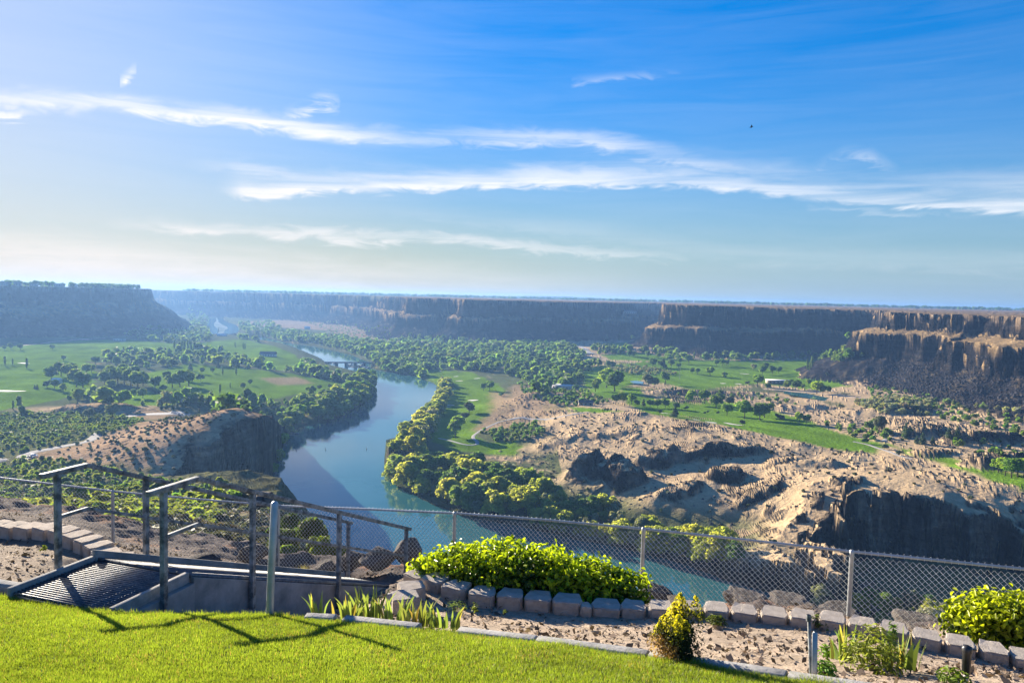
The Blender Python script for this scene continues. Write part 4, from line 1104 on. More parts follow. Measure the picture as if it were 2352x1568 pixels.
many('slope_bushes', ns_p[_gr][:3500], ns_h[_gr][:3500] * 1.35, 'bush', 'bush', 'green bushes covering the near slope behind the fence', 'bushes', 34, 1.2, seed=6, tone=.4)

# trees along the rims
def rimline(rim, i0, i1, back, spread, n, seed):
    g = np.random.default_rng(seed)
    P = np.array(rim[i0:i1]); seg = np.linalg.norm(np.diff(P, axis=0), axis=1)
    c = np.concatenate([[0], np.cumsum(seg)]); u = np.sort(g.uniform(0, c[-1], n))
    x = np.interp(u, c, P[:, 0]); y = np.interp(u, c, P[:, 1])
    rr = np.hypot(x, y); k = (rr + back + g.uniform(0, spread, n)) / rr
    x = x * k; y = y * k
    m = fbm(x, y, 130, 3, 81) + g.normal(0, .15, n) > -.12
    x, y = x[m], y[m]
    return np.column_stack([x, y, land(x, y)])
rl = rimline(RIM_L, 0, 6, 45, 160, 700, 5)
many('rim_trees', rl, np.random.default_rng(1).uniform(6, 14, len(rl)), 'broad', 'broad', 'line of trees along the left canyon rim', 'trees', 60, 1.1, seed=8)
fa = np.random.default_rng(9).uniform(R(-24), R(40), 2600)
fr = np.random.default_rng(10).uniform(4600, 7400, 2600)
fx, fy = np.sin(fa) * fr, np.cos(fa) * fr
k = (sdist(RIM_R, fx, fy) > 120) & (fbm(fx, fy, 500, 3, 85) > -.12)
fx, fy = fx[k], fy[k]
many('far_treeline', np.column_stack([fx, fy, land(fx, fy)]), np.random.default_rng(3).uniform(7, 15, len(fx)), 'broad', 'broad', 'distant tree line on the far plateau', 'tree line', 26, 1.6, seed=9)

# ------------------------------------------------------------------ the overlook itself
def P3(px, py, y): return at_d(px, py, y)
def lawn_z(y): return -(1.15 + .25 * y)

NCP = [(x, y, lawn_z(y)) for x in (-7, -5.5, -4.4, -3, -1.5, 0, 1.5, 3, 5, 8) for y in (1.5, 2.8, 4.1)]
NCP += [(-5.5, 5.4, lawn_z(5.4)), (-4.2, 5.6, lawn_z(5.6)), (-3.2, 5.6, lawn_z(5.6)), (-2.2, 5.7, lawn_z(5.7)), (-1.4, 5.4, lawn_z(5.4)), (-0.5, 5.2, lawn_z(5.2)), (.3, 5.0, lawn_z(5.0)), (1.2, 4.7, lawn_z(4.7)), (2.0, 4.4, lawn_z(4.4))]
BORDER = [(640, 1421, 6.08), (709, 1427, 5.92), (790, 1424, 5.88), (963, 1453, 5.62), (1052, 1459, 5.52), (1232, 1481, 5.26), (1430, 1509, 4.92), (1490, 1512, 4.88), (1650, 1540, 4.66), (1808, 1566, 4.42), (1960, 1592, 4.2), (2200, 1630, 3.95)]
BPTS = np.array([(*P3(px, py, y)[:2], lawn_z(y)) for px, py, y in BORDER])
NCP += [(p[0], p[1], p[2] - .045) for p in BPTS]
BLK_R = [(962, 1315, 8.95), (1003, 1324, 8.75), (1050, 1341, 8.55), (1109, 1355, 8.42), (1173, 1360, 8.38), (1237, 1366, 8.32), (1304, 1372, 8.26), (1393, 1385, 8.2), (1455, 1387, 8.16), (1518, 1387, 8.1), (1583, 1388, 8.06),
         (1645, 1391, 8.0), (1709, 1396, 7.92), (1778, 1402, 7.82), (1845, 1408, 7.7), (1912, 1414, 7.6), (1981, 1425, 7.46), (2053, 1437, 7.32), (2128, 1454, 7.18), (2204, 1469, 7.05), (2280, 1484, 6.95), (2352, 1500, 6.85), (2430, 1517, 6.75)]
BLK_F = [(945, 1342, 8.45), (930, 1364, 7.98)]
BLK_L = [(-40, 1200, 10.1), (-2, 1200, 10.0), (33, 1203, 9.9), (70, 1205, 9.75), (112, 1207, 9.6), (148, 1214, 9.42), (178, 1224, 9.25), (204, 1235, 9.1), (226, 1248, 8.95), (246, 1265, 8.75), (276, 1275, 8.45), (243, 1287, 8.35)]
bl_r = np.array([P3(*b) for b in BLK_R]); bl_f = np.array([P3(*b) for b in BLK_F]); bl_l = np.array([P3(*b) for b in BLK_L])
for k, b in enumerate(bl_r):
    NCP.append((b[0] - .05, b[1] - .28, b[2] - (.110 if k < 7 else .055)))
    NCP.append((b[0] + .02, b[1] + .25, b[2] - .10))
for b in bl_f: NCP.append((b[0] - .1, b[1] - .25, b[2] - .16))
for b in bl_l:
    NCP.append((b[0] - .03, b[1] - .30, b[2] - .13)); NCP.append((b[0] + .1, b[1] + .3, b[2] - .13))
NCP += [tuple(P3(*c)) for c in [
    (0, 1332, 7.0), (100, 1300, 7.8), (60, 1270, 8.5), (160, 1270, 8.6), (-150, 1290, 8), (-200, 1220, 10),
    (0, 1172, 13.0), (100, 1185, 12.6), (258, 1245, 13.0), (330, 1300, 10), (400, 1292, 11.5), (480, 1290, 12.5), (330, 1262, 11.5), (620, 1312, 12.3), (560, 1300, 12.8), (-150, 1165, 13.2), (-300, 1150, 13.5),
    (445, 1410, 6.85), (560, 1414, 7.5), (700, 1416, 8.5), (800, 1402, 9.3), (600, 1390, 8.6), (860, 1345, 12.0), (850, 1312, 13.4), (900, 1330, 11.6), (760, 1345, 12.6), (700, 1330, 13.2), (880, 1400, 7.6), (860, 1420, 6.8),
    (950, 1320, 11), (1045, 1420, 10.8), (1250, 1425, 10.4), (1400, 1440, 10.2), (1520, 1372, 10.4), (1500, 1420, 9.4), (1590, 1440, 10.0), (1620, 1440, 9.4), (1700, 1376, 9.9), (1720, 1392, 9.2), (1860, 1390, 9.4), (1950, 1412, 8.9), (2040, 1480, 8.9), (2030, 1475, 9.6), (2130, 1418, 9.1), (2250, 1450, 8.8), (2400, 1470, 8.6)]]
NCP = np.array(NCP)
_nn = len(NCP)
_NK = np.sqrt(((NCP[:, None, :2] - NCP[None, :, :2]) ** 2).sum(-1))
_NA = np.zeros((_nn + 1, _nn + 1)); _NA[:_nn, :_nn] = _NK - np.eye(_nn) * .02; _NA[:_nn, _nn] = 1; _NA[_nn, :_nn] = 1
_nw = np.linalg.solve(_NA, np.append(NCP[:, 2], 0))
RIMX = np.array([-14, -6, -4, -2.4, -1.4, -.2, 1.0, 2.0, 2.6, 3.4, 4.4, 5.0, 6.0, 8.0, 12])
RIMY = np.array([15.2, 15.0, 14.6, 14.4, 14.0, 12.0, 11.4, 10.9, 10.2, 10.5, 10.2, 9.6, 9.8, 9.5, 9.0])

# walkway frame: start corners, direction, slope
WU = np.array([.31, .951]); WN = np.array([.951, -.31])
WR0 = np.array([-3.26, 6.00]); WB = .88; WIDTH = 1.20; WZ0 = -2.655; WS = .40; WLEN = 4.75
def wp(s, w, dz=0.0):
    """point of the walkway: s metres past the break of slope, w metres left of its right edge"""
    p = WR0 + WU * (WB + s) - WN * w
    return np.array([p[0], p[1], WZ0 - (WS * s if s > 0 else 0) + dz])

def ground(x, y):
    z = np.full(x.shape, _nw[_nn])
    for i in range(_nn): z += _nw[i] * np.sqrt((x - NCP[i, 0]) ** 2 + (y - NCP[i, 1]) ** 2)
    ry = np.interp(x, RIMX, RIMY) + fbm(x, y, 1.2, 4, 91) * .7
    wild = sstep(-1.8, .2, y - ry + .5) * (y > 9)
    z = z + wild * (ridged(x, y, 1.1, 4, 92) - .5) * .22
    z = z - np.maximum(y - ry, 0) ** 1.25 * np.where(x < -3, .9, 2.6)
    # pit under the walkway
    rel = np.stack([x - WR0[0], y - WR0[1]], -1)
    a = rel @ WU; b = -(rel @ WN)
    wz = WZ0 - np.maximum(a - WB, 0) * WS
    inside = (a > .05) & (a < WB + WLEN + .2) & (b > 0.02) & (b < WIDTH - .02)
    z = np.where(inside, np.minimum(z, wz - .45), z)
    return z, wild

def gz(x, y): return float(ground(np.array([x], float), np.array([y], float))[0][0])
def on_g(px, py, dz=0, y0=3.6, y1=14.0):
    """first meeting of a sight line with the overlook's ground"""
    d = ray(px, py); t = np.linspace(y0, y1, 1200)
    g = ground(d[0] * t, d[1] * t)[0]
    k = np.argmax(d[2] * t < g); t = t[k]
    return np.array([d[0] * t, t, float(g[k]) + dz])

bline = BPTS[:, :2]
def lawn_side(x, y):
    """positive on the lawn side of the edging"""
    P = [(-30, 6.0), (-7, 6.75), (-4.55, 6.42), (-4.40, 6.36), (-3.26, 6.0), (-2.6, 6.12)] + [tuple(p) for p in bline] + [(6, 3.6), (9, 3.2), (9, -3), (-30, -3)]
    return sdist(P, x, y)

gx = np.arange(-13, 9.01, .07); gy = np.arange(1.2, 16.6, .07)
GX, GY = np.meshgrid(gx, gy)
GZ, WILD = ground(GX.ravel(), GY.ravel())
LS = lawn_side(GX.ravel(), GY.ravel())
nzz = fbm(GX.ravel(), GY.ravel(), .35, 4, 95)
bedm = (LS < 0) & (WILD < .5)
GZ = GZ + np.where(bedm, nzz * .035, 0) + np.where(LS < 0, -.035 * sstep(0, -.06, LS), 0)
nv = np.column_stack([GX.ravel(), GY.ravel(), GZ])
ii = np.arange(len(gy) - 1)[:, None] * len(gx) + np.arange(len(gx) - 1)[None]
nf = np.stack([ii, ii + 1, ii + len(gx) + 1, ii + len(gx)], -1).reshape(-1, 4)
x_, y_ = nv[:, 0], nv[:, 1]
n1 = fbm(x_, y_, .9, 4, 96); n2 = fbm(x_, y_, .16, 3, 97); n3 = fbm(x_, y_, 2.4, 3, 98)
c_ = np.array([.40, .315, .235]) * (1 + .25 * n1 + .3 * n2)[:, None]
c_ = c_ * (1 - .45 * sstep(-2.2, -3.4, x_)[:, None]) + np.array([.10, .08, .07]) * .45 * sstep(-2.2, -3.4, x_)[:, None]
rockc = np.array([.105, .086, .082]) * (1 + .5 * n2 + .4 * n1)[:, None]
rockc = np.where((n1 + n3 > .35)[:, None], rockc * .4 + np.array([.26, .135, .075]) * .6, rockc)
far = sstep(8.8, 10.0, y_)[:, None]
c_ = c_ * (1 - far) + (c_ * .35 + rockc * .65) * far
wl_ = WILD[:, None]; c_ = c_ * (1 - wl_) + rockc * wl_
lm = sstep(-.02, .03, LS)[:, None]
c_ = c_ * (1 - lm) + (np.array([.085, .13, .016]) * (1 + .3 * n3 + .2 * n1)[:, None]) * lm
mg, T, B = new_mat('overlook_ground', .95, .1)
at_ = T.new('ShaderNodeAttribute', attribute_name='Col'); geo = T.new('ShaderNodeNewGeometry')
f1 = T.noise(geo.outputs['Position'], 14, 6, .7); f2 = T.noise(geo.outputs['Position'], 55, 4, .7)
T.set(B, 'Base Color', T.mix(1.0, at_.outputs['Color'], T.math('MULTIPLY', T.math('MULTIPLY_ADD', f1, 1.5, .28), T.math('MULTIPLY_ADD', f2, 1.3, .4)), 'MULTIPLY'))
bmp = T.new('ShaderNodeBump'); bmp.inputs['Strength'].default_value = .9; bmp.inputs['Distance'].default_value = .05
T.l.new(T.math('ADD', f1, T.math('MULTIPLY', f2, .5)), bmp.inputs['Height']); T.l.new(bmp.outputs[0], B.inputs['Normal'])
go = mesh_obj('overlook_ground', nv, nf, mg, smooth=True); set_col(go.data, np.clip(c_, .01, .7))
tag(go, 'sandy planting bed and rim rock of the overlook', 'ground', kind='structure')

# grass blades
g = np.random.default_rng(101)
N = 420000
yy = 3.7 + (g.uniform(0, 1, N) ** 1.25) * 3.1; xx = g.uniform(-1, 1, N) * (yy * .74 + .25)
ls = lawn_side(xx, yy)
_n2 = 150000; yy = np.concatenate([yy, g.uniform(.8, 6.7, _n2)]); xx = np.concatenate([xx, g.uniform(-9, 8, _n2)]); N = len(xx)
ls = lawn_side(xx, yy)
k = ls > -.015; xx, yy, ls = xx[k], yy[k], ls[k]; N = len(xx)
gz_ = np.concatenate([ground(xx[i:i + 40000], yy[i:i + 40000])[0] for i in range(0, N, 40000)])
clump = fbm(xx, yy, .12, 3, 103); patch = fbm(xx, yy, .9, 3, 104)
h = (.020 + .010 * clump + .004 * patch + .018 * np.exp(-np.maximum(ls, 0) / .05)) * g.uniform(.6, 1.35, N)
a = g.uniform(0, 6.28, N); lean = g.uniform(.15, .9, N) * h
wdt = g.uniform(.0016, .0034, N)
bx, by = np.cos(a), np.sin(a)
p0 = np.column_stack([xx - by * wdt, yy + bx * wdt, gz_ - .004]); p1 = np.column_stack([xx + by * wdt, yy - bx * wdt, gz_ - .004])
p2 = np.column_stack([xx + bx * lean, yy + by * lean, gz_ + h])
GV = np.stack([p0, p1, p2], 1).reshape(-1, 3)
LEAF['grass'] = leaf_mat('grass_blade', (.150, .212, .028), .5, 0.0, .5)
lawn = mesh_obj('lawn_grass', GV, np.arange(N * 3).reshape(-1, 3), LEAF['grass'])
tn = (1 + .35 * patch + .3 * clump) * g.uniform(.6, 1.35, N)
dryb = (g.uniform(0, 1, N) < .04 + .16 * sstep(.25, .55, fbm(xx, yy, .5, 2, 105))) * 1.0
gc = np.column_stack([tn * (1 + dryb * 1.0), tn * (1 + .1 * dryb), tn * (1 + 2.2 * dryb)])
set_col(lawn.data, np.repeat(gc, 3, 0))
tag(lawn, 'bright sunlit mown lawn in the foreground', 'grass', kind='stuff')

# ------------------------------------------------------------------ shapes for built things
def box(o, ex, ey, ez, hx, hy, hz):
    """box around o with half sizes along three axes"""
    o = np.asarray(o, float); ex, ey, ez = (np.asarray(e, float) for e in (ex, ey, ez))
    V = [o + ex * hx * a + ey * hy * b + ez * hz * c for c in (-1, 1) for a, b in ((-1, -1), (1, -1), (1, 1), (-1, 1))]
    F = [(3, 2, 1, 0), (4, 5, 6, 7), (0, 1, 5, 4), (1, 2, 6, 5), (2, 3, 7, 6), (3, 0, 4, 7)]
    return np.array(V), np.array(F)

def beam(a, b, w, h, up=(0, 0, 1)):
    a = np.asarray(a, float); b = np.asarray(b, float); d = b - a; L = np.linalg.norm(d); d /= L
    s = np.cross(d, up)
    s = s / np.linalg.norm(s) if np.linalg.norm(s) > 1e-5 else np.array([1., 0, 0])
    u = np.cross(s, d)
    return box((a + b) / 2, d, s, u, L / 2, w / 2, h / 2)

def bevel(o, w, seg=2):
    m = o.modifiers.new('bevel', 'BEVEL'); m.width = w; m.segments = seg; m.limit_method = 'ANGLE'; m.angle_limit = R(40)
    return o

def rel(parts, loc):
    V, F = join(parts); return V - np.asarray(loc), F

def part(name, parts, mat, parent, bev=0, smooth=False, label=None):
    V, F = join(parts)
    o = mesh_obj(name, V - np.array(parent.location), F, mat, parent, smooth)
    if bev: bevel(o, bev)
    if label: o['label'] = label
    return o

def noisy_mat(name, c0, c1, scale=8, rough=.7, metal=0.0, bump=.0, spec=.3, lo=.35, hi=.65, dist=.01):
    m, T, B = new_mat(name, rough, spec)
    geo = T.new('ShaderNodeNewGeometry')
    tc_ = T.new('ShaderNodeTexCoord')
    f = T.noise(tc_.outputs['Object'], scale, 6, .65)
    T.set(B, 'Base Color', T.mix(T.ramp(f, [(lo, 0), (hi, 1)]), (*c0, 1), (*c1, 1)))
    B.inputs['Metallic'].default_value = metal
    if bump:
        b_ = T.new('ShaderNodeBump'); b_.inputs['Strength'].default_value = bump; b_.inputs['Distance'].default_value = dist
        f2 = T.noise(tc_.outputs['Object'], scale * 5, 5, .7)
        T.l.new(f2, b_.inputs['Height']); T.l.new(b_.outputs[0], B.inputs['Normal'])
    return m

M_STEEL = noisy_mat('weathered_steel', (.07, .08, .085), (.30, .32, .33), 11, .6, .1, .3, .3, .38, .62)
M_GALV = noisy_mat('galvanised_steel', (.34, .36, .37), (.48, .50, .51), 6, .45, .5, .1)
M_WIRE = noisy_mat('galvanised_wire', (.58, .60, .60), (.72, .74, .74), 6, .4, .3)
M_GRATE = noisy_mat('grate_steel', (.08, .085, .10), (.17, .18, .20), 14, .5, .6)
M_CONC = noisy_mat('stained_concrete', (.13, .135, .135), (.30, .29, .275), 3.0, .9, 0, .6, .2, .3, .62)
M_CURB = noisy_mat('pale_concrete', (.19, .19, .185), (.32, .31, .30), 10, .9, 0, .5)
M_BLOCK = noisy_mat('block_concrete', (.31, .265, .22), (.47, .415, .36), 9, .95, 0, .9, .15, .3, .7, .012)
M_BLOCK2 = noisy_mat('block_concrete_tan', (.36, .29, .23), (.52, .44, .36), 9, .95, 0, .9, .15, .3, .7, .012)
M_EDGE = noisy_mat('edging_concrete', (.20, .195, .19), (.36, .35, .335), 5, .9, 0, .8)
M_ROCK = noisy_mat('rim_basalt', (.055, .048, .045), (.15, .132, .12), 3.5, .95, 0, 1.0, .15, .35, .65, .04)
M_BLACK = noisy_mat('black_plastic', (.012, .012, .013), (.03, .03, .032), 12, .35, 0, 0, .5)
M_PVC = noisy_mat('white_pipe', (.55, .55, .53), (.68, .67, .64), 6, .5)
M_WOOD = noisy_mat('grey_wood', (.24, .22, .20), (.40, .37, .34), 16, .9, 0, .5)

# ------------------------------------------------------------------ walkway
wk = empty('walkway', tuple(wp(0, WIDTH / 2, -.1)), 0, 'steel grate walkway sloping down between concrete curbs beside the lawn', 'walkway')
u3 = np.array([WU[0], WU[1], 0]); n3_ = np.array([WN[0], WN[1], 0]); z3 = np.array([0, 0, 1.])
ur = np.array([WU[0], WU[1], -WS]); ur /= np.linalg.norm(ur); upr = np.cross(n3_, ur)
CW = .05
def seg(s0, s1, w, dz, wid, hgt): return beam(wp(s0, w, dz), wp(s1, w, dz), wid, hgt)
# grate: bearing bars across, rods along
pl_ = []; rp = []
for s in np.arange(-WB + .02, -.005, .036): pl_.append(beam(wp(s, CW + .01, -.055), wp(s, WIDTH - CW - .01, -.055), .0045, .036))
for w in np.arange(CW + .06, WIDTH - CW, .10): pl_.append(beam(wp(-WB, w, -.049), wp(-.004, w, -.049), .008, .008))
for s in np.arange(.02, WLEN, .036): rp.append(beam(wp(s, .012, -.03), wp(s, WIDTH - CW - .01, -.03), .0045, .036, upr))
for w in np.arange(.06, WIDTH - CW, .10): rp.append(beam(wp(.004, w, -.022), wp(WLEN, w, -.022), .008, .008))
part('grate', pl_, M_GRATE, wk); part('grate', rp, M_GRATE, wk)
part('edge_bar', [beam(wp(-WB, .13, -.08), wp(-WB, WIDTH - .13, -.08), .008, .05)], M_GRATE, wk)
def wall_strip(s0, s1, w, top, bot0, bot1, thick):
    """concrete strip with a sloping top and its own foot heights"""
    A, Bp = wp(s0, w, top), wp(s1, w, top); t = n3_ * thick / 2
    V = [A - t, A + t, Bp + t, Bp - t]; Lw = [v.copy() for v in V]
    for v, b in zip(Lw, (bot0, bot0, bot1, bot1)): v[2] = b
    return np.array(Lw + V), np.array([(3, 2, 1, 0), (4, 5, 6, 7), (0, 1, 5, 4), (1, 2, 6, 5), (2, 3, 7, 6), (3, 0, 4, 7)])
part('curb', [wall_strip(-WB, -.002, CW / 2, 0.0, -3.3, -3.3, CW)], M_CURB, wk, .008)
part('curb', [wall_strip(-WB, -.002, WIDTH - CW / 2, 0.0, -3.3, -3.3, CW)], M_CURB, wk, .008)
part('curb', [wall_strip(.002, WLEN, WIDTH - CW / 2, .06, -3.9, -5.4, CW)], M_CONC, wk, .008)
part('side_wall', [wall_strip(.002, WLEN, -.022, -.045, -3.9, -5.6, .05)], M_CONC, wk, .004)
part('side_wall', [wall_strip(-WB + .03, -.002, -.03, -.10, -3.6, -3.9, .06)], M_CONC, wk, .004)
part('edge_bar', [beam(wp(.0, 0.0, -.03), wp(WLEN, 0.0, -.03), .016, .05)], M_GRATE, wk)

def handrail(name, w, posts, s_start, s_end, label, low):
    e = empty(name, tuple(wp(0, w, 0)), 0, label, 'handrail')
    top = .90
    pr = lambda s, dz: wp(s, w, dz)
    s0b = min(posts)
    part('top_rail', [beam(pr(s_start, top), pr(-.0, top), .058, .045), beam(pr(.0, top), pr(s_end, top), .058, .045)], M_STEEL, e, .004)
    part('middle_rail', [beam(pr(s0b, top * .52), pr(-.0, top * .52), .032, .032), beam(pr(.0, top * .52), pr(s_end - .04, top * .52), .032, .032)], M_STEEL, e, .003)
    for i, s in enumerate(posts):
        sd = n3_ * (.028 if w < 0 else -.028)
        o = part('post', [beam(pr(s, -low), pr(s, top - .015), .05, .05, (WU[0], WU[1], 0))], M_STEEL, e, .004)
        pl2 = part('base_plate', [beam(pr(s, -.20) + sd, pr(s, -.06) + sd, .012, .12, (WU[0], WU[1], 0))] + [beam(pr(s + k, h) - sd * 1.0, pr(s + k, h) + sd * 1.1, .018, .018) for k in (-.04, .04) for h in (-.17, -.09)], M_STEEL, o) if False else None
    return e
handrail('handrail', -.09, [-.42, .80, 2.5, 4.42], -.60, 4.55, 'near steel handrail of the walkway, in front of the concrete side wall', .34)
handrail('handrail', WIDTH + .045, [-.33, .74, 3.05, 5.0], -.50, 5.1, 'far steel handrail of the walkway, beyond the grate', .10)

# ------------------------------------------------------------------ chain link fence
FEN = [(-700, 1040, 14.2), (-180, 1082, 13.4), (-40, 1092, 13.2), (262, 1128, 13.0), (455, 1146, 12.8), (641, 1161, 12.5), (850, 1169, 11.8), (1045, 1178, 11.1), (1260, 1194, 10.5), (1477, 1214, 9.95), (1720, 1240, 9.4), (1953, 1266, 8.95), (2200, 1291, 8.6), (2440, 1315, 8.35), (2900, 1352, 7.7), (3500, 1405, 7.0)]
fp = np.array([P3(*f) for f in FEN])
ss = np.concatenate([[0], np.cumsum(np.linalg.norm(np.diff(fp[:, :2], axis=0), axis=1))])
def fpt(s, dz=0.0):
    return np.stack([np.interp(s, ss, fp[:, 0]), np.interp(s, ss, fp[:, 1]), np.interp(s, ss, fp[:, 2]) + dz], -1)
fe = empty('chain_link_fence', tuple(fpt(ss[7], -1.1)), 0, 'galvanised chain link fence along the canyon rim', 'fence')
FH_ = 1.07
part('top_rail', [tube(fpt(np.linspace(0, ss[-1], 90)), [.0175] * 90, 8)], M_GALV, fe, smooth=True)
PITCH_ = .0718; nrow = int(FH_ / PITCH_ * 2) // 2 * 2
Ltot = ss[-1]; ncol = int(Ltot / PITCH_)
fd = np.diff(fp[:, :2], axis=0); fd /= np.linalg.norm(fd, axis=1, keepdims=True)
def mesh_wire():
    Vs = []; Fs = []; off = 0
    hh = np.arange(nrow + 1) * PITCH_ / 2
    for c in range(-nrow // 2, ncol):
        for sgn in (1, -1):
            s = c * PITCH_ + (np.arange(nrow + 1) * PITCH_ / 2 if sgn > 0 else (nrow - np.arange(nrow + 1)) * PITCH_ / 2)
            m = (s >= 0) & (s <= Ltot)
            if m.sum() < 2: continue
            p = fpt(s[m]) - np.array([0, 0, 1]) * (FH_ - hh[m] - .012)[:, None]
            p[:, 1] += np.where((np.arange(nrow + 1)[m]) % 2 == 0, .004, -.004) * sgn
            r = .0024; n = len(p)
            ring = np.array([[r, 0, -r * .6], [-r, 0, -r * .6], [0, -r, r], ])
            V = (p[:, None, :] + ring[None]).reshape(-1, 3)
            i = np.arange(n - 1)[:, None] * 3 + np.arange(3)[None]; j = np.arange(n - 1)[:, None] * 3 + (np.arange(3)[None] + 1) % 3
            F = np.stack([i, j, j + 3, i + 3], -1).reshape(-1, 4)
            Vs.append(V); Fs.append(F + off); off += len(V)
    # knuckled ends above the rail
    for c in range(ncol):
        q = fpt(np.array([c * PITCH_ + .036]))[0]
        V, F = tube([q + (0, -.024, -.02), q + (.006, -.022, .018), q + (.014, .004, .030), q + (.004, .012, .02)], [.0022] * 4, 3)
        Vs.append(V); Fs.append(F + off); off += len(V)
    return np.concatenate(Vs), np.concatenate(Fs)
part('wire_mesh', [mesh_wire()], M_WIRE, fe)
for px_i in (2, 3, 5, 7, 9, 11, 13, 14):
    q = fpt(ss[px_i])
    bz = min(gz(q[0], q[1]), q[2] - .7)
    o = part('post', [tube([(q[0], q[1] - .045, bz - .1), (q[0], q[1] - .045, q[2] - .01), (q[0], q[1] - .045, q[2] + .025), (q[0], q[1] - .045, q[2] + .04)], [.028, .028, .030, .012], 10)], M_GALV, fe, smooth=True)
    for dz in (.25, .55, .85):
        pass

# free standing post
a0 = on_g(617.6, 1413); b0 = at_d(631, 1156, a0[1] + .10)
sp_ = tube([a0 - (0, 0, .12), a0 + (b0 - a0) * .5, b0, b0 + (0, 0, .012), b0 + (0, 0, .022)], [.031, .031, .031, .024, .006], 12)
o = mesh_obj('steel_post', sp_[0] - a0, sp_[1], M_GALV, smooth=True, loc=tuple(a0))
tag(o, 'leaning round grey steel post standing before the concrete side wall', 'post')

# ------------------------------------------------------------------ garden blocks
def block_mesh(w, d, h, seed, split=True):
    g = np.random.default_rng(seed)
    # plan: straight split front, angled shoulders, narrower back
    pl = [(-w * .5, -d * .18), (-w * .40, -d * .5), (w * .40, -d * .5), (w * .5, -d * .18), (w * .36, d * .5), (-w * .36, d * .5)]
    bm = bmesh.new()
    top = [bm.verts.new((x, y, 0)) for x, y in pl]; bot = [bm.verts.new((x, y, -h)) for x, y in pl]
    bm.faces.new(top); bm.faces.new(bot[::-1])
    for i in range(6): bm.faces.new((top[i], bot[i], bot[(i + 1) % 6], top[(i + 1) % 6])[::-1])
    bmesh.ops.recalc_face_normals(bm, faces=bm.faces)
    bmesh.ops.bevel(bm, geom=list(bm.edges), offset=.010, segments=2, affect='EDGES')
    bmesh.ops.subdivide_edges(bm, edges=[e for e in bm.edges if e.calc_length() > .06], cuts=2, use_grid_fill=True)
    if split:                       # shallow upright groove in the front
        for v in bm.verts:
            if v.co.y < -d * .47 and abs(v.co.x - .0) < .014: v.co.y += .02
    for v in bm.verts:
        v.co += Vector(g.normal(0, .0022, 3))
    me = bpy.data.meshes.new('garden_block'); bm.to_mesh(me); bm.free()
    for p in me.polygons: p.use_smooth = False
    return me

BM = [block_mesh(.305, .30, .165, k) for k in range(4)]
for me in BM: me.materials.append(M_BLOCK)
BML = [block_mesh(.30, .30, .17, 20 + k, False) for k in range(3)]
for me in BML: me.materials.append(M_BLOCK2)
def lay(pts, meshes, labels, group, face=None):
    n = len(pts)
    for i in range(n):
        a = pts[max(i - 1, 0)]; b = pts[min(i + 1, n - 1)]
        ang = math.atan2(b[1] - a[1], b[0] - a[0])
        if face is not None: ang = face(i, ang)
        o = bpy.data.objects.new('garden_block', meshes[i % len(meshes)]); COL.objects.link(o)
        o.location = (pts[i][0], pts[i][1], pts[i][2]); o.rotation_euler = (random.uniform(-.02, .02), random.uniform(-.02, .02), ang + random.uniform(-.05, .05))
        sc_ = 1.0
        if 0 < i < n - 1: sc_ = min(1.15, .5 * (np.linalg.norm(pts[i + 1][:2] - pts[i][:2]) + np.linalg.norm(pts[i][:2] - pts[i - 1][:2])) / .318)
        o.scale = (sc_, 1.0, 1.0)
        tag(o, labels(i, n), 'garden block', group)
def lab_r(i, n):
    if i < 8: return f'grey split face block before the yellow hedge, {ordinal(i, 8)} of eight'
    if i < 17: return f'half buried grey block between hedge and fence post, {ordinal(i - 8, 9)}'
    return f'grey block leading to the right bush, {ordinal(i - 17, n - 17)} of six'
lay(bl_r, BM, lab_r, 'blocks edging the planting bed')
for i, b in enumerate(bl_f):
    o = bpy.data.objects.new('garden_block', BM[i]); COL.objects.link(o); o.location = tuple(b); o.rotation_euler = (0, 0, R(-72))
    tag(o, ['grey block turning the bed corner towards the iris plants', 'grey block nearest the iris plants, half behind their leaves'][i], 'garden block', 'blocks edging the planting bed')
sb = P3(1346, 1388, 8.12)
o = bpy.data.objects.new('garden_block', block_mesh(.13, .16, .12, 77, False)); o.data.materials.append(M_BLOCK2); COL.objects.link(o); o.location = tuple(sb)
tag(o, 'small rough tan half block wedged in the row of grey blocks', 'garden block', 'blocks edging the planting bed')
lay(bl_l, BML, lambda i, n: f'tan block in the curve left of the walkway, {ordinal(i, n)}', 'tan blocks curving to the walkway')

# edging kerb pieces
def kerb(a, b, i, label, mat=M_EDGE, w=.115, h=.085):
    a = np.asarray(a, float); b = np.asarray(b, float); d = (b - a); L = np.linalg.norm(d); d /= L
    s = np.cross(d, (0, 0, 1.)); s /= np.linalg.norm(s); u = np.cross(s, d)
    prof_ = [(-w / 2, -h), (w / 2, -h), (w / 2, -.012), (w / 2 - .02, .012), (-w / 2 + .03, .018), (-w / 2, -.004)]
    n = 5; V = []; F = []
    m = len(prof_)
    for k in range(n):
        c = a + d * L * k / (n - 1)
        for x, z in prof_: V.append(c + s * x + u * (z + random.uniform(-.002, .002)))
    for k in range(n - 1):
        for j in range(m): F.append((k * m + j, k * m + (j + 1) % m, (k + 1) * m + (j + 1) % m, (k + 1) * m + j))
    for k, rv in ((0, 1), (n - 1, 0)):
        q = [k * m + j for j in range(m)]
        q = q[::-1] if rv else q
        F += [(q[0], q[1], q[2], q[5]), (q[2], q[3], q[4], q[5])]
    V = np.array(V)
    o = mesh_obj('edging_kerb', V - a, F, mat, loc=tuple(a)); bevel(o, .006, 2)
    return tag(o, label, 'kerb', 'concrete edging along the lawn')
bz_ = lambda p, dz=-.016: np.array([p[0], p[1], p[2] + dz])
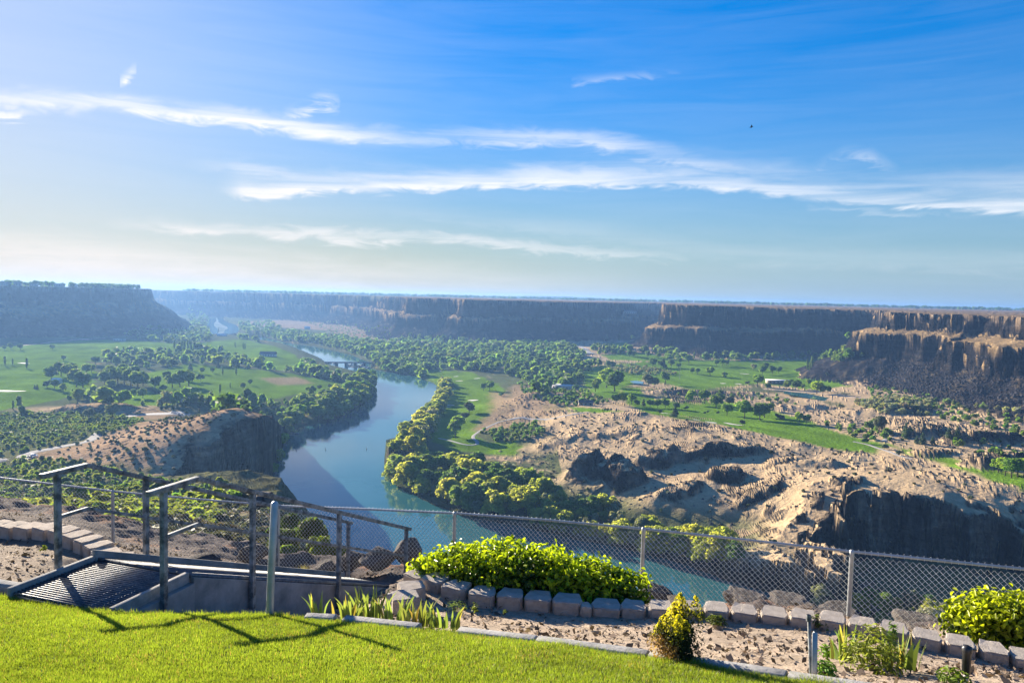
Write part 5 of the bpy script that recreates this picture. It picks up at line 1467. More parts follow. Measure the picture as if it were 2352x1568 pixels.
KL = ['short pale kerb piece at the left end of the edging below the iris', 'pale kerb piece half covered by the iris leaves', 'grey kerb piece beside the sandy bare patch, left of the middle joint', 'grey kerb piece running up to the yellow tipped shrub',
      'grey kerb piece passing in front of the yellow tipped shrub', 'grey kerb piece leaving the picture at the bottom']
_k0 = P3(700, 1427, 5.93); _k1 = P3(772, 1423, 5.9)
kp = [(np.array([_k0[0], _k0[1], lawn_z(_k0[1])]), np.array([_k1[0], _k1[1], lawn_z(_k1[1])])), (BPTS[2], BPTS[3]), (BPTS[4], BPTS[5]), (BPTS[5], BPTS[7]), (BPTS[7], BPTS[9]), (BPTS[9], BPTS[11])]
for i, (a, b) in enumerate(kp):
    a = bz_(a); b = bz_(b); d = (b - a) / np.linalg.norm(b - a)
    kerb(a + d * .008, b - d * .008, i, KL[i])
pa, pb_ = P3(-60, 1328, 6.75), P3(72, 1348, 6.55)
kerb(pa, pb_, 9, 'pale kerb stub left of the walkway at the picture edge', M_CURB)

# ------------------------------------------------------------------ shrubs by the path
def leaves(pos, nrm, L, Wd, g, jit=.6, upb=.0):
    """pointed oval leaves with a fold"""
    n = len(pos)
    nn = nrm + g.normal(size=(n, 3)) * jit + np.array([0, 0, upb]); nn /= np.linalg.norm(nn, axis=1, keepdims=True)
    a = np.cross(nn, rand_unit(n, g)); a /= np.linalg.norm(a, axis=1, keepdims=True)
    b = np.cross(nn, a)
    l = (L * g.uniform(.65, 1.25, n))[:, None]; w = (Wd * g.uniform(.7, 1.2, n))[:, None]
    f = nn * w * .35
    V = np.stack([pos - a * l * .5, pos - a * l * .1 + b * w * .5 + f, pos + a * l * .22 + b * w * .42 + f, pos + a * l * .55 - nn * l * .08,
                  pos + a * l * .22 - b * w * .42 + f, pos - a * l * .1 - b * w * .5 + f], 1).reshape(-1, 3)
    i = np.arange(n)[:, None] * 6
    F = np.concatenate([i + np.array([[0, 1, 2, 3]]), i + np.array([[0, 3, 4, 5]])], 0)
    return V, F

LEAF['hedge'] = leaf_mat('hedge_leaf', (.145, .200, .018), .46, 0, .32)
def hedge(path, rad, hgt, n, label, seed, name, loc):
    g = np.random.default_rng(seed)
    path = np.array(path); seg_ = np.concatenate([[0], np.cumsum(np.linalg.norm(np.diff(path, axis=0), axis=1))])
    e = empty(name, loc, 0, label, 'shrub')
    t = g.uniform(0, 1, n) * seg_[-1]
    c = np.stack([np.interp(t, seg_, path[:, k]) for k in range(3)], -1)
    r = np.interp(t, seg_, rad); hh = np.interp(t, seg_, hgt)
    u = rand_unit(n, g); u[:, 2] = np.abs(u[:, 2])
    lump = 1 + .30 * fbm(c[:, 0] + u[:, 0] * .7, c[:, 1] + u[:, 1] * .7 + u[:, 2], .35, 3, seed)
    q = g.uniform(.70, 1.02, n) * lump + (g.uniform(0, 1, n) > .965) * g.uniform(.05, .22, n)
    su = np.sign(u) * np.abs(u) ** .75
    pos = c + su * np.stack([r * q, r * q, hh * q], -1)
    V, F = leaves(pos, u, .068, .038, g, .7, .25)
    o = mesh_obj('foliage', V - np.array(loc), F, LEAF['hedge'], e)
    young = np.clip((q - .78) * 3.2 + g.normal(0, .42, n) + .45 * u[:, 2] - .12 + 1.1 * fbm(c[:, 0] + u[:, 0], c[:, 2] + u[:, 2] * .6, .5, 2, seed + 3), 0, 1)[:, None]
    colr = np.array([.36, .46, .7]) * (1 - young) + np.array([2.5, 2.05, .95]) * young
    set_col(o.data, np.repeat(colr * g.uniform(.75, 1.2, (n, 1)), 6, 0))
    stems = []
    for k in range(max(8, n // 160)):
        i = g.integers(0, n); b = np.array([c[i, 0], c[i, 1], c[i, 2] - .05]); tp = c[i] + (pos[i] - c[i]) * .75
        stems.append(tube([b, (b + tp) / 2 + g.normal(0, .02, 3), tp], [.008, .006, .003], 5))
    part('stems', stems, bark, e)
    # dark twiggy heart
    Vc, Fc = [], []
    m2 = n // 2
    i = g.integers(0, n, m2); pc = c[i] + (pos[i] - c[i]) * g.uniform(.3, .8, (m2, 1))
    V2, F2 = leaves(pc, u[i], .07, .045, g, .9)
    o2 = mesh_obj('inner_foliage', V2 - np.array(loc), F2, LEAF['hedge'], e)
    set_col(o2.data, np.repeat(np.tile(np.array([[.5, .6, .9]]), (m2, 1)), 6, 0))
    return e
hp = [P3(985, 1345, 9.2), P3(1040, 1350, 9.15), P3(1130, 1360, 9.05), P3(1230, 1368, 8.95), P3(1330, 1378, 8.85), P3(1425, 1386, 8.75)]
hedge(hp, [.34, .48, .55, .55, .50, .42], [.30, .52, .62, .60, .52, .40], 10500, 'long low yellow green hedge behind the grey blocks', 3, 'hedge', tuple(hp[2]))
hq = [P3(2235, 1475, 7.9), P3(2330, 1490, 7.75), P3(2450, 1510, 7.6)]
hedge(hq, [.34, .45, .45], [.52, .62, .6], 5200, 'rounded glossy green bush at the right edge behind the blocks', 5, 'shrub', tuple(hq[1]))

# yellow tipped dwarf evergreen
g = np.random.default_rng(15)
cb = on_g(1552, 1512)
e = empty('dwarf_evergreen', tuple(cb), 0, 'small cone shaped evergreen with yellow tips and a brown dead side', 'shrub')
n = 6500; NS = 11
sp_i = g.integers(0, NS, n)
sa = g.uniform(0, 6.28, NS); sr = g.uniform(.0, .085, NS); sh = np.where(np.arange(NS) < 3, g.uniform(.36, .45, NS), g.uniform(.18, .36, NS)); sl = g.uniform(.05, .45, NS); sl[:3] *= .3
hz0 = g.uniform(0, 1, n) ** .9
ang = g.uniform(0, 6.28, n); prof2 = np.interp(hz0, [0, .2, .55, .85, 1], [.05, .085, .075, .04, .006])
q = g.uniform(.35, 1.25, n)
zz_ = hz0 * sh[sp_i]
pos = np.column_stack([np.cos(sa[sp_i]) * (sr[sp_i] + zz_ * sl[sp_i]) + np.cos(ang) * prof2 * q, np.sin(sa[sp_i]) * (sr[sp_i] + zz_ * sl[sp_i]) + np.sin(ang) * prof2 * q, .02 + zz_])
hz_ = pos[:, 2] / .45
ang = np.arctan2(pos[:, 1], pos[:, 0])
nr = np.column_stack([np.cos(ang), np.sin(ang), np.full(n, .6)])
V, F = leaves(pos, nr, .020, .009, g, .5, .3)
LEAF['cone'] = leaf_mat('scale_leaf', (.045, .064, .018), .4, 0, .6)
o = mesh_obj('foliage', V, F, LEAF['cone'], e)
yt = (sstep(.55, .82, hz_ + .14 * (-np.cos(ang + .4)) + .25 * (hz0 - .5) + g.normal(0, .12, n)) * (q > .55))[:, None]
dead = (sstep(.42, .22, hz_) * (np.cos(ang) < -.1))[:, None]
cc = np.array([.55, .6, .6]) * (1 - yt) + np.array([14, 8.6, 1.8]) * yt
cc = cc * (1 - dead) + np.array([7.5, 3.2, 4.5]) * dead
set_col(o.data, np.repeat(cc * g.uniform(.6, 1.3, (n, 1)), 6, 0))
part('stem', [tube([cb - (0, 0, .03), cb + (-.005, 0, .2), cb + (-.02, 0, .38)], [.014, .010, .004], 6)], bark, e)
tw = [tube([cb + (-.03, 0, 0), cb + (-.06 + g.normal(0, .02), g.normal(0, .04), .1), cb + (-.10 + g.normal(0, .04), g.normal(0, .07), .2)], [.003, .002, .001], 3) for k in range(40)]
M_DEAD = noisy_mat('dead_twig', (.28, .15, .07), (.42, .26, .13), 20, .9)
part('dead_twigs', tw, M_DEAD, e)

# sword leaved iris plants
LEAF['iris'] = leaf_mat('iris_leaf', (.155, .20, .060), .35, 0, .45)
def iris(px, py, n, hmax, spread, label, seed, name='iris_plant'):
    g = np.random.default_rng(seed)
    b = on_g(px, py)
    e = empty(name, tuple(b), 0, label, 'plant', 'iris plants in the bed')
    Vs = []; Fs = []; Cs = []; off = 0
    for k in range(n):
        a = g.uniform(0, 6.28); rr = spread * math.sqrt(g.uniform(0, 1))
        bx, by = math.cos(a) * rr, math.sin(a) * rr * .6
        H = hmax * g.uniform(.45, 1.0); w = g.uniform(.012, .022); la = a + g.normal(0, .5); ln = g.uniform(.05, .5) * H
        fa = g.uniform(0, 3.14); wx, wy = math.cos(fa) * w, math.sin(fa) * w
        m = 7
        bend = g.uniform(0, .5)
        bzz = gz(b[0] + bx, b[1] + by) - b[2]
        for i in range(m):
            t = i / (m - 1)
            x = bx + math.cos(la) * ln * t ** 1.8; y = by + math.sin(la) * ln * t ** 1.8; z = H * (t - bend * .35 * t ** 3) + bzz - .01
            ww = (1 - t ** 2.2) * (1.0 if t > .1 else .8)
            Vs += [(x - wx * ww, y - wy * ww, z), (x + wx * ww, y + wy * ww, z)]
        base = off
        for i in range(m - 1): Fs.append((base + 2 * i, base + 2 * i + 1, base + 2 * i + 3, base + 2 * i + 2))
        off += 2 * m
        dry = g.uniform() < .16
        c = np.array([1, 1, 1]) * g.uniform(.7, 1.4)
        if dry: c = np.array([2.0, 1.3, 1.2]) * g.uniform(.6, 1.1)
        Cs += [c * (1 + .25 * (i // 2) / m) for i in range(2 * m)]
    o = mesh_obj('leaves', Vs, Fs, LEAF['iris'], e); set_col(o.data, np.array(Cs))
    return e
iris(733, 1416, 9, .30, .06, 'single pale iris fan at the left end of the edging', 31)
iris(800, 1420, 24, .27, .13, 'iris clump with short dry leaves beside the left iris fan', 32)
iris(850, 1420, 26, .36, .14, 'tallest iris clump in front of the walkway end', 33)
iris(905, 1425, 26, .28, .14, 'iris clump around the grey wooden stub', 34)
iris(960, 1435, 24, .27, .13, 'iris clump in front of the corner blocks', 35)
iris(1020, 1440, 20, .24, .13, 'iris clump at the right end of the row, with orange dry leaves', 36)
iris(1945, 1512, 26, .36, .14, 'sword leaved clump on the left of the small right plant group', 37)
iris(2070, 1532, 30, .32, .15, 'sword leaved clump on the right of the small right plant group', 38)

LEAF['weed'] = leaf_mat('weed_leaf', (.15, .20, .055), .35, 0, .6)
def weed(px, py, n, h, r, label, seed, cols=(1, 1, 1), name='weed_plant', L=.045, Wd=.016):
    g = np.random.default_rng(seed)
    b = on_g(px, py)
    e = empty(name, tuple(b), 0, label, 'weed')
    u = rand_unit(n, g); u[:, 2] = np.abs(u[:, 2]); q = g.uniform(.2, 1, (n, 1)) ** .6
    pos = u * q * np.array([r, r, h])
    V, F = leaves(pos, u + np.array([0, 0, .4]), L, Wd, g, .5, .3)
    o = mesh_obj('leaves', V, F, LEAF['weed'], e); set_col(o.data, np.repeat(np.array(cols) * g.uniform(.6, 1.4, (n, 1)), 6, 0))
    st = [tube([b + (0, 0, -.01), b + pos[i] * .5, b + pos[i]], [.003, .002, .001], 3) for i in range(0, n, max(1, n // 14))]
    part('stems', st, bark, e)
weed(2005, 1530, 700, .30, .22, 'bushy pale green weed between the two sword leaved clumps', 41, (1.3, 1.25, .8))
weed(2050, 1470, 30, .24, .04, 'tall slim weed standing above the right plant group', 42, (.8, .95, .8), L=.09)
weed(1645, 1428, 160, .07, .12, 'low dark weed against the blocks right of the yellow tipped shrub', 43, (.55, .6, .5))
weed(1600, 1412, 90, .06, .10, 'thin weed in front of the blocks behind the yellow tipped shrub', 44, (.7, .75, .6))
weed(1885, 1432, 180, .08, .18, 'dark spreading weed at the blocks behind the dark rod', 45, (.5, .58, .5))
weed(1090, 1402, 40, .10, .05, 'small upright weed in front of the third grey block', 46)
weed(1160, 1410, 14, .06, .03, 'tiny weed sprout in the sand before the blocks', 47)
weed(1045, 1398, 170, .10, .14, 'feathery grey green weed behind the right iris clump', 48, (1.0, 1.0, 1.0), L=.03, Wd=.006)
weed(1900, 1505, 90, .10, .08, 'green weed right of the flat metal stake', 49, (1.0, 1.2, .6))
weed(1895, 1545, 90, .08, .07, 'weed at the foot of the flat metal stake', 50, (.9, 1.2, .6))
weed(2190, 1560, 120, .07, .10, 'low weed beside the black sprinkler', 51, (1.1, 1.1, .7))
weed(100, 1262, 26, .05, .05, 'small yellow green weed in the left bed', 52, (1.3, 1.2, .5))
weed(215, 1290, 20, .05, .05, 'weed sprout near the left handrail post', 53, (1.3, 1.2, .5))
LEAF['straw'] = leaf_mat('straw', (.42, .34, .20), .3, 0, .8)
b = on_g(698, 1330); g = np.random.default_rng(61); n = 260
aa = g.uniform(0, 6.28, n); L_ = g.uniform(.12, .34, n); ln = g.uniform(.1, .7, n)
tp = np.column_stack([np.cos(aa) * L_ * ln, np.sin(aa) * L_ * ln, L_ * (1 - .3 * ln)]); bs_ = np.column_stack([np.cos(aa), np.sin(aa), 0 * aa]) * .05
wv = np.column_stack([-np.sin(aa), np.cos(aa), 0 * aa]) * .003
V = np.stack([bs_ - wv, bs_ + wv, tp], 1).reshape(-1, 3)
o = mesh_obj('grass_tuft', V, np.arange(n * 3).reshape(-1, 3), LEAF['straw'], loc=tuple(b)); set_col(o.data, np.ones((n * 3, 3)))
tag(o, 'dry straw coloured grass tuft behind the walkway', 'grass tuft')

# litter and stones of the beds
g = np.random.default_rng(71); n = 26000
yy = 4.2 + g.uniform(0, 1, n) ** .9 * 9.5; xx = g.uniform(-.72, .74, n) * yy
kk = (lawn_side(xx, yy) < -.06); xx, yy = xx[kk], yy[kk]
kk = (fbm(xx, yy, .7, 3, 111) + g.normal(0, .22, len(xx))) > -.05; xx, yy = xx[kk], yy[kk]; n = len(xx)
zz = np.concatenate([ground(xx[i:i + 20000], yy[i:i + 20000])[0] for i in range(0, n, 20000)])
relp = np.stack([xx - WR0[0], yy - WR0[1]], -1); inw = ((relp @ WU) > -.05) & (-(relp @ WN) > -.12) & (-(relp @ WN) < WIDTH + .1)
xx, yy, zz = xx[~inw], yy[~inw], zz[~inw]; n = len(xx)
pos = np.column_stack([xx, yy, zz - .022 + g.uniform(0, .012, n)])
V, F = cards(pos, np.tile([0, 0, 1.], (n, 1)), np.full(n, .014) * g.choice([.6, 1, 1.6], n, p=[.5, .35, .15]), g, .55, 1.6)
LEAF['litter'] = leaf_mat('bed_litter', (.26, .20, .15), .05, 0, .9)
o = mesh_obj('bed_litter', V, F, LEAF['litter']); set_col(o.data, np.repeat(np.array([1, .95, .92]) * g.choice([.3, .6, 1.0, 1.6], (n, 1), p=[.3, .3, .25, .15]), 4, 0))
tag(o, 'dry chips and leaf litter strewn over the beds', 'litter', kind='stuff')

# ------------------------------------------------------------------ rocks at the rim
def rock_mesh(sx, sy, sz, seed, sub=4, flat=False):
    bm = bmesh.new(); bmesh.ops.create_icosphere(bm, subdivisions=sub, radius=1)
    co = np.array([v.co for v in bm.verts]); g = np.random.default_rng(seed)
    for k in range(16):                          # chop flat faces
        nrm = rand_unit(1, g)[0]; d = g.uniform(.55, .85)
        t = co @ nrm - d; co -= np.outer(np.maximum(t, 0), nrm) * .92
    n = .09 * fbm(co[:, 0] * 3 + co[:, 2] * 2.1, co[:, 1] * 3 - co[:, 2] * 1.7, 1.0, 4, seed)
    co *= (1 + n[:, None])
    if flat: co[:, 2] = np.minimum(co[:, 2], .30 + n * 1.6); co[:, :2] *= (1 + .3 * fbm(np.arctan2(co[:, 1], co[:, 0]) * 2.2, co[:, 2] * 0, 1.0, 3, seed))[:, None]
    co *= np.array([sx, sy, sz])
    for v, c in zip(bm.verts, co): v.co = c
    me = bpy.data.meshes.new('rim_boulder'); bm.to_mesh(me); bm.free(); me.materials.append(M_ROCK)
    return me
RK = [(752, 1300, 13.2, .20, .2, .17, 'small dark boulder at the rim behind the walkway rails'), (812, 1283, 13.6, .26, .26, .24, 'square faced boulder at the rim beside the river'), (872, 1280, 13.4, .48, .36, .20, 'pale flat boulder between the last handrail posts'),
      (938, 1262, 13.2, .34, .3, .28, 'dark boulder behind the end of the handrail'), (1508, 1366, 10.3, .26, .3, .17, 'rough grey boulder right of the hedge'), (1555, 1382, 10.0, .26, .2, .10, 'low boulder sloping down right of the hedge'), (1725, 1380, 10.2, .50, .35, .09, 'reddish flat topped boulder on the rim'),
      (1820, 1390, 10.0, .62, .4, .07, 'long grey rim rock behind the half buried blocks'), (1920, 1406, 9.3, .45, .3, .06, 'low pale rim rock left of the fence post'), (2130, 1436, 9.2, .50, .35, .08, 'rounded rim rock between fence post and right bush'),
      (470, 1290, 12.4, .45, .35, .13, 'flat weathered rock between the handrail posts'), (575, 1275, 13.2, .34, .3, .20, 'brown boulder behind the leaning post'), (600, 1148, 60, 1.1, 1.1, .9, 'dark rounded crag on the slope edge above the river')]
for i, (px, py, d_, sx, sy, sz, lb) in enumerate(RK):
    c = P3(px, py, d_)
    o = bpy.data.objects.new('rim_boulder', rock_mesh(sx, sy, sz * (2.2 if 6 <= i <= 9 else 1), 200 + i, 4, 6 <= i <= 9)); COL.objects.link(o)
    o.location = tuple(c); o.rotation_euler = (0, 0, random.uniform(0, 6)) if i < 12 else (0, 0, 0)
    tag(o, lb, 'boulder', 'boulders at the canyon rim')

# bush growing below the rim
def near_bush(px, py, d_, h, w, n, label, seed, col=(1, 1, 1)):
    g = np.random.default_rng(seed); b = P3(px, py, d_)
    e = empty('bush', tuple(b), 0, label, 'bush')
    V, F, C = crown('bush', seed, n)
    o = mesh_obj('crown', V * np.array([w, w, h]), F, LEAF['bush'], e); set_col(o.data, C * np.array(col))
    part('stem', [tube([b + (0, 0, -h * .3), b + (0, 0, h * .3)], [.05 * w, .03 * w], 6)], bark, e)
near_bush(700, 1296, 17, 1.2, 1.5, 3000, 'dark bush growing below the rim behind the walkway', 501, (.55, .65, .7))
near_bush(745, 1310, 16.5, .75, .8, 1600, 'yellow green bush at the drop beside the handrail posts', 502, (1.3, 1.2, .7))
near_bush(668, 1262, 22, 1.2, 1.3, 2600, 'dark evergreen bush below the rim behind the leaning post', 503, (.4, .55, .55))

# ------------------------------------------------------------------ stakes, sprinkler, stub
q = at_d(1864, 1600, 4.52); t_ = at_d(1858, 1415, 4.58)
V, F = join([tube([q, t_, t_ + (0, 0, .006)], [.011, .011, .004], 8), tube([t_ - (0, 0, .03), t_ + (0, 0, .01)], [.016, .016], 8)])
o = mesh_obj('rod', V - q, F, M_STEEL, loc=tuple(q), smooth=True); tag(o, 'thin dark upright metal rod in the bed', 'rod')
q = at_d(1870, 1600, 4.44); t_ = at_d(1872, 1452, 4.50)
V, F = join([beam(q, t_, .032, .005), beam(q + (0, .014, 0), t_ + (0, .014, 0), .005, .028)])
o = mesh_obj('metal_stake', V - q, F, M_GALV, loc=tuple(q)); bevel(o, .001, 1); tag(o, 'flat pale green grey metal stake next to the dark rod', 'stake')
q = at_d(2218, 1600, 4.55); t1 = at_d(2219, 1545, 4.58); t2 = at_d(2221, 1500, 4.60); t3 = at_d(2223, 1483, 4.61)
e = empty('sprinkler', tuple(q), 0, 'black pop up sprinkler head on a white riser pipe', 'sprinkler')
part('riser_pipe', [tube([q, t1], [.014, .014], 10)], M_PVC, e, smooth=True)
part('body', [tube([t1 - (0, 0, .01), t1, t2, t2 + (0, 0, .012)], [.015, .026, .026, .029], 12)], M_BLACK, e, smooth=True)
part('nozzle', [tube([t2 + (0, 0, .010), t2 + (0, 0, .03), t3, t3 + (.002, 0, .006)], [.030, .033, .027, .010], 12), box(t2 + (.03, 0, .026), (1, 0, 0), (0, 1, 0), (0, 0, 1), .028, .006, .006)], M_BLACK, e)
q = on_g(890, 1408); t_ = q + np.array([.012, .02, .20])
V, F = beam(q - (0, 0, .05), t_, .055, .06, (0, 1, 0))
o = mesh_obj('wooden_stub', V - q, F, M_WOOD, loc=tuple(q)); bevel(o, .004, 1); tag(o, 'square grey wooden stub among the iris leaves', 'post')

# ------------------------------------------------------------------ roads and paths draped on the land
def drape(name, px_path, width, mat, label, cat, lift=.3, zfix=None, n_per=4.0):
    W = hits(px_path) if zfix is None else np.array([at_z(px, py, zfix) for px, py in px_path])
    P = W[:, :2]
    # Catmull-Rom through the points
    Q = []
    for i in range(len(P) - 1):
        p0, p1, p2, p3 = P[max(i - 1, 0)], P[i], P[i + 1], P[min(i + 2, len(P) - 1)]
        m = max(2, int(np.linalg.norm(p2 - p1) / n_per))
        for t in np.arange(m) / m:
            Q.append(.5 * ((2 * p1) + (-p0 + p2) * t + (2 * p0 - 5 * p1 + 4 * p2 - p3) * t * t + (-p0 + 3 * p1 - 3 * p2 + p3) * t ** 3))
    Q.append(P[-1]); Q = np.array(Q)
    d = np.gradient(Q, axis=0); d /= np.linalg.norm(d, axis=1, keepdims=True) + 1e-9
    nn = np.stack([-d[:, 1], d[:, 0]], 1)
    k = 5
    V = []
    for j in range(k):
        q = Q + nn * width * (j / (k - 1) - .5)
        z = land(q[:, 0], q[:, 1]) + lift - (.25 if j in (0, k - 1) else 0)
        V.append(np.column_stack([q, z]))
    V = np.stack(V, 1); m = len(Q)
    V = V.reshape(-1, 3)
    F = [(i * k + j, i * k + j + 1, (i + 1) * k + j + 1, (i + 1) * k + j) for i in range(m - 1) for j in range(k - 1)]
    o = mesh_obj(name, V, F, mat, smooth=True)
    return tag(o, label, cat, kind='structure')

M_ROAD = noisy_mat('gravel_road', (.16, .15, .15), (.22, .205, .20), .3, .95)
M_PATH = noisy_mat('cart_path', (.27, .26, .25), (.34, .32, .30), .3, .95)
M_SAND = noisy_mat('bunker_sand', (.66, .60, .50), (.78, .72, .62), .2, .95)
M_DIRT = noisy_mat('bare_dirt', (.42, .31, .21), (.52, .39, .27), .2, .95)
drape('road', [(-60, 1068), (0, 1057), (60, 1044), (110, 1032), (160, 1022), (200, 1014), (222, 1000), (240, 985)], 9.0, M_ROAD, 'grey gravel road on the left valley floor', 'road')
drape('gravel_lot', [(285, 956), (330, 952), (380, 950), (440, 952)], 15, M_PATH, 'pale gravel parking lot behind the bluff', 'parking lot')
drape('road', [(1330, 792), (1342, 800), (1350, 808), (1364, 812)], 12, M_PATH, 'pale road curving up through the far woods', 'road', .6)
drape('cart_path', [(1353, 947), (1308, 953), (1273, 960), (1230, 962), (1185, 961), (1150, 968), (1125, 978), (1105, 988), (1090, 998), (1087, 1006), (1096, 1014), (1092, 1021), (1060, 1019), (1008, 1006)], 3.4, M_PATH, 'winding cart path between brown hill and fairway', 'path')
drape('cart_path', [(2058, 1000), (2040, 1006), (2028, 1014)], 4.5, M_PATH, 'short pale cart path among the rocks', 'path')
drape('cart_path', [(1960, 1014), (1990, 1020), (2011, 1027), (2040, 1036), (2064, 1046), (2097, 1054)], 3.0, M_PATH, 'cart path along the lower fairway', 'path')
drape('dirt_bank', [(1755, 893), (1830, 899), (1900, 905), (1980, 915)], 10, M_DIRT, 'pale dirt bank along the clubhouse pond', 'bank')
drape('road', [(40, 795), (110, 787), (180, 780), (240, 776)], 8, M_DIRT, 'pale track below the left canyon wall', 'track', .6)

def bunker(px, py, w_px, label):
    c = hits([(px, py)])[0]; a = w_px / FOC * c[1] * .5; b = a * .62
    g = np.random.default_rng(int(px * 7 + py)); m = 26
    th = np.linspace(0, 2 * np.pi, m, endpoint=False); rr = 1 + .22 * np.sin(2 * th + g.uniform(0, 6)) + .16 * np.sin(3 * th + g.uniform(0, 6))
    V = [(c[0], c[1])] + [(c[0] + a * r * k * math.cos(t), c[1] + b * r * k * math.sin(t)) for k in (.6, 1.0) for t, r in zip(th, rr)]
    V = np.array(V); z = land(V[:, 0], V[:, 1]) + .28; z[0] -= .15; z[m + 1:] -= .1
    V = np.column_stack([V, z])
    F = [(0, 1 + j, 1 + (j + 1) % m, 1 + (j + 1) % m) for j in range(m)]
    bm = bmesh.new(); vs = [bm.verts.new(v) for v in V - c]
    for j in range(m):
        bm.faces.new((vs[0], vs[1 + j], vs[1 + (j + 1) % m]))
        bm.faces.new((vs[1 + j], vs[1 + m + j], vs[1 + m + (j + 1) % m], vs[1 + (j + 1) % m]))
    me = bpy.data.meshes.new('sand_bunker'); bm.to_mesh(me); bm.free(); me.materials.append(M_SAND)
    o = bpy.data.objects.new('sand_bunker', me); COL.objects.link(o); o.location = tuple(c)
    tag(o, label, 'sand bunker', 'golf sand bunkers')
for px, py, w, lb in [(1011, 852, 9, 'small white bunker at the far end of the riverside fairway'), (1047, 864.6, 11, 'white bunker near the left edge of the riverside fairway'), (1056, 874.5, 18, 'long white bunker in the upper riverside fairway'), (1096, 869, 14, 'white bunker near the two trees of the riverside fairway'),
                      (1041, 895, 11, 'thin bunker beside the bank willows'), (1087, 919, 24, 'wide white bunker in the middle of the riverside fairway'), (1032, 930.5, 20, 'white bunker nearest the bank willows, upper of the pair'), (1025, 934.5, 18, 'white bunker nearest the bank willows, lower of the pair'),
                      (1528, 949, 20, 'pale bunker beside the dark tree row'), (1599, 964, 18, 'small pale bunker on the lower fairway'), (1634, 970, 32, 'long pale bunker on the lower fairway'), (1684, 974, 44, 'longest pale bunker on the lower fairway'), (1711, 858.5, 18, 'pale bunker on the far fairway'), (1696, 881.5, 16, 'pale bunker before the clubhouse'),
                      (1661, 880.5, 13, 'thin bunker left of the clubhouse'), (20, 898, 60, 'broad pale bunker on the nearest left fairway'), (55, 834, 30, 'pale bunker on the middle left fairway'), (235, 862, 20, 'pale bunker between the left groves')]:
    bunker(px, py, w, lb)

# pond by the clubhouse and the pale pool
def pool(name, px_pts, label, mat, lift):
    W = hits(px_pts); zc = np.median(W[:, 2]) + lift
    V = np.column_stack([W[:, :2], np.full(len(W), zc)])
    bm = bmesh.new(); vs = [bm.verts.new(v) for v in V]; f = bm.faces.new(vs)
    if f.normal.z < 0: f.normal_flip()
    me = bpy.data.meshes.new(name); bm.to_mesh(me); bm.free(); me.materials.append(mat)
    o = bpy.data.objects.new(name, me); COL.objects.link(o); return tag(o, label, 'pond', kind='structure')
pool('pond_water', [(1446, 877), (1460, 874.5), (1478, 877), (1476, 882), (1455, 881)], 'small pale pond beside the middle fairway', mw, .5)
pool('pond_water', [(1800, 902), (1850, 905), (1900, 913), (1950, 920), (1945, 927), (1880, 919), (1800, 908)], 'narrow dark pond below the clubhouse', mw, .4)

# ------------------------------------------------------------------ buildings
M_WALL = noisy_mat('pale_wall', (.50, .48, .44), (.58, .56, .52), .4, .85)
M_TAN = noisy_mat('tan_wall', (.34, .27, .20), (.42, .34, .26), .4, .85)
M_ROOFL = noisy_mat('pale_roof', (.62, .62, .60), (.74, .74, .72), .4, .7)
M_ROOFD = noisy_mat('dark_roof', (.09, .08, .08), (.15, .135, .13), .4, .85)
M_GLASS = noisy_mat('window_glass', (.03, .04, .05), (.05, .06, .07), .4, .1, 0, 0, .6)
def building(px, py, w, dpt, h, rz, label, roof='flat', wall=None, rmat=None, name='building', cat='building', hip=.28, d=None):
    c = hits([(px, py)])[0] if d is None else at_d(px, py, d)
    c = np.array([c[0], c[1], (float(land(np.array([c[0]]), np.array([c[1]]))[0]) if d is None else c[2])])
    e = empty(name, tuple(c), rz, label, cat)
    wall = wall or M_WALL; rmat = rmat or M_ROOFL
    X, Y, Z = np.eye(3)
    V, F = box((0, 0, h / 2 - .5), X, Y, Z, w / 2, dpt / 2, h / 2 + .5); mesh_obj('wall', V, F, wall, e)
    if roof == 'flat':
        V, F = box((0, 0, h + .25), X, Y, Z, w / 2 + .5, dpt / 2 + .5, .22)
    else:
        r = hip * dpt; o_ = .6
        V = np.array([(-w / 2 - o_, -dpt / 2 - o_, h), (w / 2 + o_, -dpt / 2 - o_, h), (w / 2 + o_, dpt / 2 + o_, h), (-w / 2 - o_, dpt / 2 + o_, h), (-w / 2 - o_ * .2, 0, h + r), (w / 2 + o_ * .2, 0, h + r)])
        V = np.vstack([V, V + (0, 0, .2)]); V[:4, 2] -= .1
        F = np.array([(6, 7, 11, 10), (8, 9, 10, 11), (0, 3, 2, 1), (9, 6, 10, 10), (7, 8, 11, 11), (0, 1, 7, 6), (2, 3, 9, 8), (1, 2, 8, 7), (3, 0, 6, 9)])
        bm = bmesh.new(); vs = [bm.verts.new(v) for v in V]
        for f in F:
            q = []
            for i in f:
                if vs[i] not in q: q.append(vs[i])
            bm.faces.new(q)
        me = bpy.data.meshes.new('roof'); bm.to_mesh(me); bm.free(); me.materials.append(rmat)
        o = bpy.data.objects.new('roof', me); COL.objects.link(o); o.parent = e; V = None
    if V is not None: mesh_obj('roof', V, F, rmat, e)
    nwin = max(1, min(6, int(w / 5)))
    for i in range(nwin):
        x = -w / 2 + w * (i + .5) / nwin
        V, F = box((x, -dpt / 2 - .04, h * .55), X, Y, Z, min(1.0, w / nwin * .3), .05, h * .2); mesh_obj('window', V, F, M_GLASS, e)
    V, F = box((w * .5 / nwin - w / 2 + w / nwin * .5, -dpt / 2 - .05, 1.0), X, Y, Z, .5, .05, 1.0); mesh_obj('door', V, F, M_TAN if wall is M_WALL else M_WALL, e)
    return e
building(1289, 893, 30, 18, 5.5, R(-28), 'long flat building with a pale roof at the edge of the brown hill')
